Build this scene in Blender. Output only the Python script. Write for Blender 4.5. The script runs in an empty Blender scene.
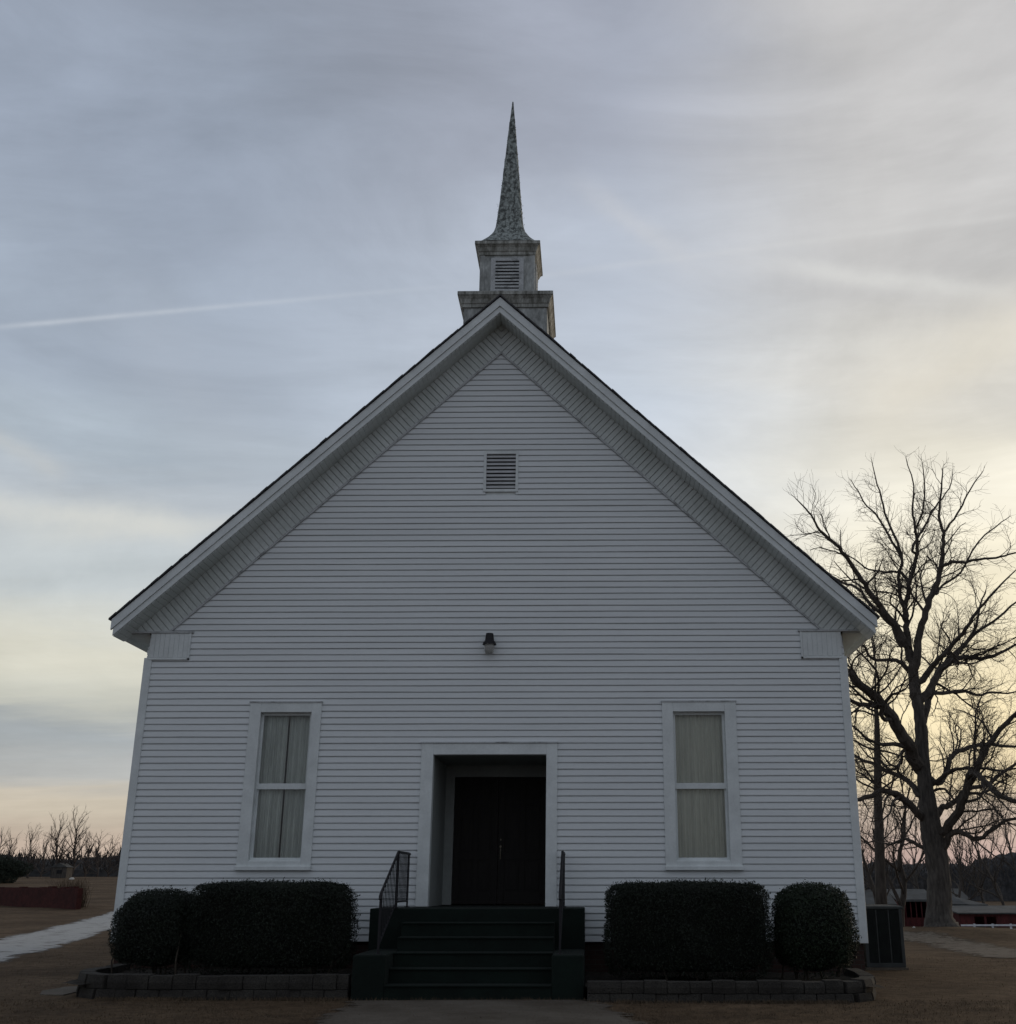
import bpy, math, random
from mathutils import Vector
PI = math.pi
scene = bpy.context.scene
COL = scene.collection
R = random.Random(7)

# ------------------------------------------------------------------ camera model (also used to survey positions)
F, PX, PY = 1143.0892, 575.5423, 502.9155
PITCH, YAW = math.radians(18.4377), math.radians(-0.7416)
CAM = Vector((1.6085, -19.0, 1.65))
FW = Vector((math.sin(YAW)*math.cos(PITCH), math.cos(YAW)*math.cos(PITCH), math.sin(PITCH)))
RT = Vector((math.cos(YAW), -math.sin(YAW), 0))
UP = RT.cross(FW)
def ray(x, y): return FW + RT*((x-PX)/F) - UP*((y-PY)/F)
def wY(x, y, Y):
    d = ray(x, y); return CAM + d*((Y-CAM.y)/d.y)
def sm(t):
    t = max(0., min(1., t)); return t*t*(3-2*t)
OAK = (17.6, 37.0)
def T(X, Y):
    D = Y+19
    wl = sm((-X-2)/10); wr = sm((X-1)/9)
    h = .2 + wl*.022*max(0, min(D, 150)-45)
    h += wl*.02*math.sin(X*.21+Y*.13)*min(1, max(0, D-22)/20)
    h -= wr*.031*max(0, min(D, 95)-22) + wr*.012*max(0, min(D, 140)-95)
    h += .68*math.exp(-((X-OAK[0])**2+(Y-OAK[1])**2)/(2*4.5**2))
    h += .03*(math.sin(X*.9+1.3)*math.sin(Y*.7+.4))*min(1, max(0, abs(Y+2)-3)/6)
    return h
def onG(x, y):                                   # first hit of a sight line on the terrain
    d = ray(x, y); t = 10.
    for _ in range(6000):
        p = CAM+d*t
        if p.z <= T(p.x, p.y): return p
        t += .05*max(1, t/40)
    return p

# ------------------------------------------------------------------ materials
def newmat(name):
    m = bpy.data.materials.new(name); m.use_nodes = True
    nt = m.node_tree; b = nt.nodes['Principled BSDF']
    return m, nt, b
def mat(name, col, rough=.7, var=.15, scale=3., bump=0., bscale=40., col2=None, stretch=(1, 1, 1), lo=.35, hi=.65, metal=0., spec=.4, detail=6, fine=0.):
    m, nt, b = newmat(name); N = nt.nodes; L = nt.links
    tc = N.new('ShaderNodeTexCoord'); mp = N.new('ShaderNodeMapping'); mp.inputs['Scale'].default_value = stretch
    L.new(tc.outputs['Object'], mp.inputs[0])
    nz = N.new('ShaderNodeTexNoise'); nz.inputs['Scale'].default_value = scale; nz.inputs['Detail'].default_value = detail
    nz.inputs['Roughness'].default_value = .62
    L.new(mp.outputs[0], nz.inputs['Vector'])
    cr = N.new('ShaderNodeValToRGB'); e = cr.color_ramp.elements
    c2 = col2 or tuple(c*(1-var) for c in col); c1 = col if col2 else tuple(min(1, c*(1+var)) for c in col)
    e[0].position = lo; e[0].color = (*c2, 1); e[1].position = hi; e[1].color = (*c1, 1)
    L.new(nz.outputs['Fac'], cr.inputs[0])
    out = cr.outputs[0]
    if fine:
        n3 = N.new('ShaderNodeTexNoise'); n3.inputs['Scale'].default_value = bscale; n3.inputs['Detail'].default_value = 4
        L.new(mp.outputs[0], n3.inputs['Vector'])
        mr = N.new('ShaderNodeMapRange'); mr.inputs[1].default_value = .3; mr.inputs[2].default_value = .7
        mr.inputs[3].default_value = 1-fine; mr.inputs[4].default_value = 1+fine
        L.new(n3.outputs['Fac'], mr.inputs[0])
        mx = N.new('ShaderNodeVectorMath'); mx.operation = 'SCALE'
        L.new(out, mx.inputs[0]); L.new(mr.outputs[0], mx.inputs['Scale']); out = mx.outputs[0]
    L.new(out, b.inputs['Base Color'])
    b.inputs['Roughness'].default_value = rough; b.inputs['Metallic'].default_value = metal
    b.inputs['Specular IOR Level'].default_value = spec
    if bump:
        n2 = N.new('ShaderNodeTexNoise'); n2.inputs['Scale'].default_value = bscale; n2.inputs['Detail'].default_value = 5
        L.new(mp.outputs[0], n2.inputs['Vector'])
        bp = N.new('ShaderNodeBump'); bp.inputs['Strength'].default_value = bump; bp.inputs['Distance'].default_value = .02
        L.new(n2.outputs['Fac'], bp.inputs['Height']); L.new(bp.outputs[0], b.inputs['Normal'])
    return m
def brickmat(name, c1, c2, mortar, bw=.2, bh=.068):
    m, nt, b = newmat(name); N = nt.nodes; L = nt.links
    tc = N.new('ShaderNodeTexCoord'); sp = N.new('ShaderNodeSeparateXYZ'); cb = N.new('ShaderNodeCombineXYZ')
    ad = N.new('ShaderNodeMath'); ad.operation = 'ADD'
    L.new(tc.outputs['Object'], sp.inputs[0]); L.new(sp.outputs[0], ad.inputs[0]); L.new(sp.outputs[1], ad.inputs[1])
    L.new(ad.outputs[0], cb.inputs[0]); L.new(sp.outputs[2], cb.inputs[1])
    br = N.new('ShaderNodeTexBrick'); br.inputs['Scale'].default_value = 1
    br.inputs['Brick Width'].default_value = bw; br.inputs['Row Height'].default_value = bh
    br.inputs['Mortar Size'].default_value = .006
    br.inputs['Color1'].default_value = (*c1, 1); br.inputs['Color2'].default_value = (*c2, 1); br.inputs['Mortar'].default_value = (*mortar, 1)
    L.new(cb.outputs[0], br.inputs['Vector'])
    nz = N.new('ShaderNodeTexNoise'); nz.inputs['Scale'].default_value = 5; nz.inputs['Detail'].default_value = 6
    L.new(tc.outputs['Object'], nz.inputs['Vector'])
    mx = N.new('ShaderNodeMixRGB'); mx.blend_type = 'MULTIPLY'; mx.inputs[0].default_value = .5
    L.new(br.outputs['Color'], mx.inputs[1]); L.new(nz.outputs['Fac'], mx.inputs[2])
    L.new(mx.outputs[0], b.inputs['Base Color']); b.inputs['Roughness'].default_value = .9
    bp = N.new('ShaderNodeBump'); bp.inputs['Strength'].default_value = .6; bp.inputs['Distance'].default_value = .01
    inv = N.new('ShaderNodeMath'); inv.operation = 'SUBTRACT'; inv.inputs[0].default_value = 1
    L.new(br.outputs['Fac'], inv.inputs[1]); L.new(inv.outputs[0], bp.inputs['Height']); L.new(bp.outputs[0], b.inputs['Normal'])
    return m
def glassmat(name):
    m, nt, b = newmat(name); N = nt.nodes; L = nt.links
    tr = N.new('ShaderNodeBsdfTransparent'); tr.inputs[0].default_value = (.86, .9, .88, 1)
    gl = N.new('ShaderNodeBsdfGlossy'); gl.inputs['Roughness'].default_value = .04
    fr = N.new('ShaderNodeFresnel'); fr.inputs[0].default_value = 1.5
    mx = N.new('ShaderNodeMixShader'); L.new(fr.outputs[0], mx.inputs[0]); L.new(tr.outputs[0], mx.inputs[1]); L.new(gl.outputs[0], mx.inputs[2])
    L.new(mx.outputs[0], N['Material Output'].inputs[0]); return m

M = {}
M['siding'] = mat('siding_vinyl', (.76, .79, .80), .45, col2=(.68, .71, .72), scale=.9, lo=.3, hi=.7, stretch=(.35, 1, 5), fine=.04, bscale=30, spec=.45)
M['trim'] = mat('trim_paint', (.76, .80, .80), .5, col2=(.64, .675, .675), scale=2.5, fine=.04, bscale=25)
M['trimold'] = mat('weathered_trim', (.50, .52, .53), .65, col2=(.24, .25, .25), scale=4, lo=.33, hi=.5, fine=.15, bscale=50)
M['soffit'] = mat('soffit_vinyl', (.68, .72, .71), .55, col2=(.52, .56, .54), scale=.9, lo=.3, hi=.62, fine=.06, bscale=14)
M['grooveshade'] = mat('shaded_groove', (.45, .475, .465), .9, .2, 3)  # darker soffit tone: shade between the frieze strips put into the colour
M['shingle'] = mat('roof_shingle', (.075, .075, .08), .9, .35, 12, .6, 60)
M['steeple'] = mat('steeple_paint', (.44, .46, .45), .7, col2=(.20, .21, .2), scale=3.2, lo=.34, hi=.56, stretch=(1, 1, .45), fine=.25, bscale=18, bump=.3)
M['streak'] = mat('streaked_moulding', (.42, .43, .40), .75, col2=(.15, .15, .13), scale=3.4, lo=.36, hi=.60, stretch=(2.4, 2.4, .5), fine=.3, bscale=20)
M['spire'] = mat('peeling_spire', (.32, .355, .34), .7, col2=(.085, .095, .09), scale=15, lo=.42, hi=.56, stretch=(1, 1, .7), fine=.5, bscale=34, bump=.8, detail=9)
M['dark'] = mat('dark_void', (.015, .015, .017), .9, .1)
M['louvre'] = mat('vent_louvre', (.52, .53, .54), .6, .1)
M['door'] = mat('door_wood', (.011, .0085, .0075), .7, .3, 4, .1, 30, stretch=(6, 6, .6))
M['brass'] = mat('tarnished_brass', (.20, .18, .14), .5, .1, metal=.9)
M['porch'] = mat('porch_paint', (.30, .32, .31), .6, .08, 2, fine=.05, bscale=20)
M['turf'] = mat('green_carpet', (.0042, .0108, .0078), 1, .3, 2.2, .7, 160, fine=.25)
M['foundation'] = brickmat('foundation_brick', (.055, .024, .017), (.038, .018, .014), (.05, .044, .038))
M['farbrick'] = mat('red_wall_brick', (.050, .011, .0095), .95, .3, 2.5, .8, 12, fine=.3)
M['iron'] = mat('black_iron', (.010, .009, .012), .6, .2, 20)
M['glass'] = glassmat('window_glass')
M['curtain'] = mat('curtain_cloth', (.86, .865, .84), .9, col2=(.62, .63, .61), scale=2, stretch=(4, 1, .5), fine=.05, bscale=60)
M['curtainw'] = mat('ivory_curtain_cloth', (.90, .87, .79), .9, col2=(.76, .73, .66), scale=2, stretch=(4, 1, .5), fine=.05, bscale=60)
M['block'] = mat('edging_block', (.046, .042, .036), .95, col2=(.024, .021, .018), scale=3, fine=.5, bscale=60, bump=.8)
M['mulch'] = mat('bed_soil', (.022, .017, .012), 1, .5, 14, .9, 60)
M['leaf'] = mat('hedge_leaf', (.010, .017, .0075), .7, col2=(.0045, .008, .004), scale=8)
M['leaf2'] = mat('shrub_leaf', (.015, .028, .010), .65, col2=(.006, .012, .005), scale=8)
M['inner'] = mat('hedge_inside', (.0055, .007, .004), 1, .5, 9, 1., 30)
M['twig'] = mat('twig_wood', (.05, .04, .03), .9, .3)
M['bark'] = mat('oak_bark', (.11, .098, .086), .95, col2=(.045, .040, .036), scale=3, stretch=(3, 3, .5), bump=1., bscale=9)
M['barkd'] = mat('dark_bark', (.075, .064, .055), .95, .35, 3, stretch=(3, 3, .6))
M['barkf'] = mat('far_bark', (.075, .060, .052), .95, .3, .5)
M['wood_far'] = mat('far_woodland', (.035, .034, .033), 1, col2=(.020, .021, .022), scale=.12, fine=.4, bscale=1.5)
M['pine'] = mat('evergreen_needles', (.018, .026, .018), .9, .4, 2)
M['barnred'] = mat('barn_red', (.075, .013, .013), .8, .3, 1.2, stretch=(3, 3, .6), fine=.2, bscale=5)
M['tin'] = mat('tin_roof', (.095, .10, .098), .85, col2=(.06, .06, .058), scale=.8, fine=.12, bscale=4)
M['whitepaint'] = mat('white_rail_paint', (.62, .64, .68), .6, .1)
M['acbody'] = mat('metal_cabinet', (.040, .045, .045), .65, .2, 5, metal=.2)
M['acdark'] = mat('cabinet_fins', (.028, .033, .032), .7, .2, 5, metal=.3)
M['gravel'] = mat('white_gravel', (.40, .40, .39), .95, col2=(.14, .13, .115), scale=2.2, lo=.31, hi=.46, bump=1., bscale=40, fine=.3)
M['gravel2'] = mat('dull_gravel', (.145, .122, .096), .95, col2=(.09, .07, .05), scale=3.1, lo=.40, hi=.60, bump=1., bscale=40, fine=.35)
M['concrete'] = mat('worn_concrete', (.115, .098, .078), .95, col2=(.070, .055, .040), scale=1.1, lo=.38, hi=.62, fine=.25, bscale=45, bump=.6)
M['stone'] = mat('pale_stone', (.55, .54, .5), .9, .2, 6)
M['wire'] = mat('cable_black', (.02, .02, .02), .6, .1)
M['grassblade'] = mat('dry_grass', (.15, .105, .065), .9, col2=(.075, .055, .035), scale=2)
M['scrub'] = mat('dry_scrub', (.10, .07, .045), .95, .3, 2)

def worn(src, name, power, thr):
    m = src.copy(); m.name = name; nt = m.node_tree; N = nt.nodes; L = nt.links; b = N['Principled BSDF']
    at = N.new('ShaderNodeAttribute'); at.attribute_name = 'worn'
    tc = N.new('ShaderNodeTexCoord'); nz = N.new('ShaderNodeTexNoise'); nz.inputs['Scale'].default_value = 2.2; nz.inputs['Detail'].default_value = 9; nz.inputs['Roughness'].default_value = .75
    L.new(tc.outputs['Object'], nz.inputs['Vector'])
    pw = N.new('ShaderNodeMath'); pw.operation = 'POWER'; L.new(at.outputs['Fac'], pw.inputs[0]); pw.inputs[1].default_value = power
    ad = N.new('ShaderNodeMath'); ad.operation = 'MULTIPLY_ADD'; L.new(pw.outputs[0], ad.inputs[0]); ad.inputs[1].default_value = .75; L.new(nz.outputs['Fac'], ad.inputs[2])
    mr = N.new('ShaderNodeMapRange'); L.new(ad.outputs[0], mr.inputs[0]); mr.inputs[1].default_value = thr; mr.inputs[2].default_value = thr+.10
    tr = N.new('ShaderNodeBsdfTransparent'); mx = N.new('ShaderNodeMixShader')
    L.new(mr.outputs[0], mx.inputs[0]); L.new(b.outputs[0], mx.inputs[1]); L.new(tr.outputs[0], mx.inputs[2]); L.new(mx.outputs[0], N['Material Output'].inputs[0])
    return m
M['gravel'] = worn(M['gravel'], 'worn_white_gravel', 3, .66); M['gravel2'] = worn(M['gravel2'], 'worn_dull_gravel', 2.2, .56); M['path'] = worn(M['concrete'], 'worn_path', 5, .74)
def groundmat():
    m, nt, b = newmat('dormant_lawn'); N = nt.nodes; L = nt.links
    tc = N.new('ShaderNodeTexCoord')
    def noise(s, d=6, r=.6):
        n = N.new('ShaderNodeTexNoise'); n.inputs['Scale'].default_value = s; n.inputs['Detail'].default_value = d; n.inputs['Roughness'].default_value = r
        L.new(tc.outputs['Object'], n.inputs['Vector']); return n
    n1 = noise(.35, 7); n2 = noise(4, 6, .7); n3 = noise(38, 3, .7)
    r1 = N.new('ShaderNodeValToRGB'); e = r1.color_ramp.elements
    e[0].position = .36; e[0].color = (.078, .053, .034, 1); e[1].position = .62; e[1].color = (.135, .094, .060, 1)
    x = e.new(.5); x.color = (.105, .072, .045, 1)
    L.new(n1.outputs['Fac'], r1.inputs[0])
    r2 = N.new('ShaderNodeMapRange'); r2.inputs[1].default_value = .3; r2.inputs[2].default_value = .7; r2.inputs[3].default_value = .62; r2.inputs[4].default_value = 1.3
    L.new(n2.outputs['Fac'], r2.inputs[0])
    r3 = N.new('ShaderNodeMapRange'); r3.inputs[1].default_value = .3; r3.inputs[2].default_value = .7; r3.inputs[3].default_value = .6; r3.inputs[4].default_value = 1.4
    L.new(n3.outputs['Fac'], r3.inputs[0])
    mu = N.new('ShaderNodeMath'); mu.operation = 'MULTIPLY'; L.new(r2.outputs[0], mu.inputs[0]); L.new(r3.outputs[0], mu.inputs[1])
    sc = N.new('ShaderNodeVectorMath'); sc.operation = 'SCALE'; L.new(r1.outputs[0], sc.inputs[0]); L.new(mu.outputs[0], sc.inputs['Scale'])
    L.new(sc.outputs[0], b.inputs['Base Color']); b.inputs['Roughness'].default_value = 1
    b.inputs['Specular IOR Level'].default_value = .1
    bp = N.new('ShaderNodeBump'); bp.inputs['Strength'].default_value = .9; bp.inputs['Distance'].default_value = .03
    L.new(n3.outputs['Fac'], bp.inputs['Height']); L.new(bp.outputs[0], b.inputs['Normal'])
    return m
M['ground'] = groundmat()

# ------------------------------------------------------------------ mesh builder
class MB:
    def __init__(s): s.v = []; s.f = []; s.m = []
    def add(s, vs, fs, mi=0):
        o = len(s.v); s.v += [tuple(v) for v in vs]; s.f += [tuple(i+o for i in f) for f in fs]; s.m += [mi]*len(fs); return s
    def box(s, x0, x1, y0, y1, z0, z1, mi=0):
        return s.add([(x0,y0,z0),(x1,y0,z0),(x1,y1,z0),(x0,y1,z0),(x0,y0,z1),(x1,y0,z1),(x1,y1,z1),(x0,y1,z1)],
                     [(0,3,2,1),(4,5,6,7),(0,1,5,4),(1,2,6,5),(2,3,7,6),(3,0,4,7)], mi)
    def prism_y(s, poly, y0, y1, mi=0):          # poly: list of (x,z), extruded from y0 (front) to y1
        n = len(poly)
        a = sum(poly[i][0]*poly[(i+1) % n][1]-poly[(i+1) % n][0]*poly[i][1] for i in range(n))
        if a < 0: poly = poly[::-1]
        vs = [(p[0], y0, p[1]) for p in poly]+[(p[0], y1, p[1]) for p in poly]
        fs = [tuple(range(n)), tuple(range(2*n-1, n-1, -1))]+[(i, i+n, (i+1) % n+n, (i+1) % n) for i in range(n)]
        return s.add(vs, fs, mi)
    def tube(s, pts, rad, sides=6, mi=0, cap=True):
        n = len(pts); o = len(s.v); prev = None
        for i, p in enumerate(pts):
            a = pts[max(0, i-1)]; b = pts[min(n-1, i+1)]
            t = (b-a); t = t.normalized() if t.length > 1e-9 else Vector((0, 0, 1))
            if prev is None:
                ref = Vector((0, 0, 1)) if abs(t.z) < .9 else Vector((1, 0, 0))
                u = t.cross(ref).normalized()
            else:
                u = prev-t*prev.dot(t); u = u.normalized() if u.length > 1e-6 else t.orthogonal().normalized()
            prev = u; w = t.cross(u); r = rad[i]
            for k in range(sides):
                c = 2*PI*k/sides; q = p+u*(r*math.cos(c))+w*(r*math.sin(c)); s.v.append((q.x, q.y, q.z))
        for i in range(n-1):
            for k in range(sides):
                k2 = (k+1) % sides
                s.f.append((o+i*sides+k, o+i*sides+k2, o+(i+1)*sides+k2, o+(i+1)*sides+k)); s.m.append(mi)
        if cap:
            s.f.append(tuple(o+k for k in range(sides))[::-1]); s.m.append(mi)
            s.f.append(tuple(o+(n-1)*sides+k for k in range(sides))); s.m.append(mi)
        return s
    def sq(s, prof, cx, cy, mi=0, capb=True):    # square "lathe": prof = [(half, z)]
        o = len(s.v)
        for h, z in prof:
            s.v += [(cx-h, cy-h, z), (cx+h, cy-h, z), (cx+h, cy+h, z), (cx-h, cy+h, z)]
        n = len(prof)
        for i in range(n-1):
            for k in range(4):
                s.f.append((o+i*4+k, o+i*4+(k+1) % 4, o+(i+1)*4+(k+1) % 4, o+(i+1)*4+k)); s.m.append(mi)
        s.f.append((o+3, o+2, o+1, o)); s.m.append(mi)
        s.f.append(tuple(o+(n-1)*4+k for k in range(4))); s.m.append(mi)
        return s
    def lathe(s, prof, cx, cy, seg=20, mi=0):
        o = len(s.v); n = len(prof)
        for r, z in prof:
            for k in range(seg):
                a = 2*PI*k/seg; s.v.append((cx+r*math.cos(a), cy+r*math.sin(a), z))
        for i in range(n-1):
            for k in range(seg):
                s.f.append((o+i*seg+k, o+i*seg+(k+1) % seg, o+(i+1)*seg+(k+1) % seg, o+(i+1)*seg+k)); s.m.append(mi)
        s.f.append(tuple(o+k for k in range(seg))[::-1]); s.m.append(mi)
        s.f.append(tuple(o+(n-1)*seg+k for k in range(seg))); s.m.append(mi)
        return s
    def build(s, name, mats, parent=None, smooth=False, bevel=0, loc=None):
        me = bpy.data.meshes.new(name)
        if loc is None and parent is not None: loc = parent.location.copy() if parent.parent is None else WL[parent.name]
        L0 = Vector(loc) if loc is not None else Vector((0, 0, 0))
        vs = [(v[0]-L0.x, v[1]-L0.y, v[2]-L0.z) for v in s.v]
        me.from_pydata(vs, [], s.f)
        if not isinstance(mats, (list, tuple)): mats = [mats]
        for mm in mats: me.materials.append(mm)
        if len(mats) > 1: me.polygons.foreach_set('material_index', s.m)
        if smooth: me.polygons.foreach_set('use_smooth', [True]*len(s.f))
        me.update()
        o = bpy.data.objects.new(name, me); COL.objects.link(o)
        if parent: o.parent = parent; WL[o.name] = L0
        else: o.location = L0; WL[o.name] = L0
        if bevel:
            b = o.modifiers.new('bevel', 'BEVEL'); b.width = bevel; b.segments = 2; b.limit_method = 'ANGLE'
        return o
WL = {}
def tag(o, label=None, cat=None, group=None, kind=None):
    if label: o['label'] = label
    if cat: o['category'] = cat
    if group: o['group'] = group
    if kind: o['kind'] = kind
    return o
def empty(name, loc, label, cat, group=None):
    o = bpy.data.objects.new(name, None); COL.objects.link(o); o.location = loc; o.empty_display_size = .3
    WL[o.name] = Vector(loc)
    return tag(o, label, cat, group)
def clip(poly, planes):                          # polygon of tuples (x,z,...) against a*x+b*z<=c
    for a, b, c in planes:
        out = []
        for i in range(len(poly)):
            p, q = poly[i], poly[(i+1) % len(poly)]
            dp = a*p[0]+b*p[1]-c; dq = a*q[0]+b*q[1]-c
            if dp <= 0: out.append(p)
            if dp*dq < 0:
                t = dp/(dp-dq); out.append(tuple(p[k]+(q[k]-p[k])*t for k in range(len(p))))
        poly = out
        if len(poly) < 3: return []
    return poly

# ================================================================== CHURCH
W, ZB, ZBOX, ZBOXB = 5.845, .80, 5.69, 5.237
SL = .9405; ZF = 11.446; ZS = 10.90              # frieze apex, siding apex
LEN = 18.0; OV = .46
church = empty('church', (0, 0, .2), 'white clapboard country church with steep gable, steeple and recessed front door', 'church')
E_ = (W+.01)
# --- siding on the front
EXPO = .1049
openings = [(-3.86, -2.97, 2.0, 4.36), (2.94, 3.84, 2.0, 4.36), (-.97, .90, 1.2, 3.68), (-.22, .31, 8.24, 8.90)]
gab = [(SL, 1, ZS+.03), (-SL, 1, ZS+.03)]
def course_faces(mb, x0, x1, zb, zt, planes, put):
    # lap face, shadow butt, small drip groove
    prof = [(zb, -.022), (zb+.010, -.023), (zt-.019, -.014), (zt-.017, .006), (zt, .006)]
    under = [(zb, -.022), (zb+.001, .004)]
    for (za, ya), (zc, yc) in zip(prof, prof[1:]):
        p = clip([(x0, za, ya), (x1, za, ya), (x1, zc, yc), (x0, zc, yc)], planes)
        if p: mb.add([put(q) for q in p], [tuple(range(len(p)))])
    p = clip([(x0, under[1][0], under[1][1]), (x1, under[1][0], under[1][1]), (x1, under[0][0], under[0][1]), (x0, under[0][0], under[0][1])], planes)
    if p: mb.add([put(q) for q in p], [tuple(range(len(p)))])
sd = MB(); z = ZB; rr = random.Random(3); k = 0
while z < ZS+.02:
    zt = z+EXPO
    spans = [(-E_, E_)]
    for ox0, ox1, oz0, oz1 in openings:
        if zt > oz0 and z < oz1:
            ns = []
            for a, b in spans:
                if ox1 <= a or ox0 >= b: ns.append((a, b)); continue
                if ox0 > a: ns.append((a, ox0))
                if ox1 < b: ns.append((ox1, b))
            spans = ns
    for a, b in spans:
        # vinyl panels come in ~3.7 m lengths, lapped: each next panel sits a hair prouder
        x = a; j = 0
        cut = a+((k//2) % 3)*1.23+rr.uniform(.3, 1.2)
        while x < b:
            xe = min(b, cut)
            if xe > x+.05 or xe == b:
                dy = rr.uniform(-.0012, .0012); dz = rr.uniform(-.0012, .0012)
                gp = 0; ns_ = max(1, round((xe-x)/.8)); x1_ = xe-gp
                for m_ in range(ns_):
                    wob = lambda q, dy=dy, ph=k*1.7: (q[0], q[2]+dy, q[1]+.0016*math.sin(q[0]*2.3+ph)+.0010*math.sin(q[0]*5.9+ph*2.1))
                    course_faces(sd, x+(x1_-x)*m_/ns_, x+(x1_-x)*(m_+1)/ns_, z+dz, zt+.002+dz, gab, wob)
                x = xe
            cut += 3.7
            if xe == b: break
    z += EXPO; k += 1
sid = sd.build('siding', M['siding'], church)
# --- structural shell behind the siding: front (with holes), sides, back, gable
sh = MB()
xs = [-W, -3.86, -2.97, -.97, .90, 2.94, 3.84, W]
for i in range(7):
    a, b = xs[i], xs[i+1]
    if i in (1, 5): zz = [(ZB, 2.0), (4.36, 5.6)]
    elif i == 3: zz = [(3.68, 5.6)]
    else: zz = [(ZB, 5.6)]
    for z0, z1 in zz: sh.box(a, b, .008, .10, z0, z1)
sh.prism_y([(-W, 5.6), (-.22, 5.6), (-.22, ZS+SL*-.22), (-W+.6, 5.6+.0)], .005, .10)
sh.prism_y([(W, 5.6), (.31, 5.6), (.31, ZS-SL*.31)], .005, .10)
sh.box(-.22, .31, .005, .10, 5.6, 8.24); sh.prism_y([(-.22, 8.9), (.31, 8.9), (.31, ZS-.2), (0, ZS+.1), (-.22, ZS-.15)], .005, .10)
sh.box(-W, -W+.1, .101, LEN, ZB, 5.7); sh.box(W-.1, W, .101, LEN, ZB, 5.7)
sh.prism_y([(-W+.1, ZB), (W-.1, ZB), (W-.1, 5.7), (0, 11.2), (-W+.1, 5.7)], LEN-.1, LEN-.001)
sh.box(-W+.1, -.975, .101, LEN-.1, ZB, ZB+.1); sh.box(.905, W-.1, .101, LEN-.1, ZB, ZB+.1)
sh.build('wall', M['trim'], church)
for s in (-1, 1):
    ss = MB(); z = ZB
    while z < 5.62:
        x1 = s*(W+.020); x0 = s*(W+.006)
        ss.add([(x1, .03, z), (x1, LEN, z), (x0, LEN, z+EXPO), (x0, .03, z+EXPO)], [(0, 1, 2, 3)])
        ss.add([(x1, .03, z), (x1, LEN, z), (s*(W+.001), LEN, z), (s*(W+.001), .03, z)], [(0, 1, 2, 3)])
        z += EXPO
    ss.build('side_siding', M['siding'], church)
# --- foundation
fb = MB()
fb.box(-W+.02, -.98, .03, .25, .0, ZB-.004); fb.box(.92, W-.02, .03, .25, .0, ZB-.004)
fb.box(-W+.02, -W+.22, .25, LEN, -.4, ZB-.004); fb.box(W-.22, W-.02, .25, LEN, -.9, ZB-.004)
fb.box(-.98, .92, .03, .06, .0, 1.15)
fb.build('foundation', M['foundation'], church)
# --- corner boards and cornice boxes
for s in (-1, 1):
    c = MB(); x0, x1 = sorted((s*(W+.045), s*(W-.085)))
    c.box(x0, x1, -.040, .10, ZB-.02, ZBOXB+.02)
    c.box(*sorted((s*(W+.045), s*(W+.021))), .10, .17, ZB-.02, ZBOXB+.02)
    c.build('corner_board', M['trim'], church, bevel=.006)
    c = MB(); xi, xo = 5.165, W-.03
    n = 8; w = (xo-xi)/n
    for i in range(n):
        a, b = xi+i*w+.005, xi+(i+1)*w-.005
        c.box(*sorted((s*a, s*b)), -.044, .02, ZBOXB+.03, ZBOX-.03)
    c.box(*sorted((s*xi, s*xo)), -.036, .02, ZBOXB+.012, ZBOX-.012)
    for (a, b, z0, z1) in ((xi-.03, xi, ZBOXB-.012, ZBOX), (xi-.03, xo, ZBOXB-.012, ZBOXB+.012)):
        c.box(*sorted((s*a, s*b)), -.052, .02, z0, z1)
    c.build('cornice_box', M['trim'], church)
    t = MB(); t.box(*sorted((s*5.10, s*6.22)), -.060, .02, ZBOX-.012, ZBOX+.018); t.build('eave_trim', M['trimold'], church)
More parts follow.
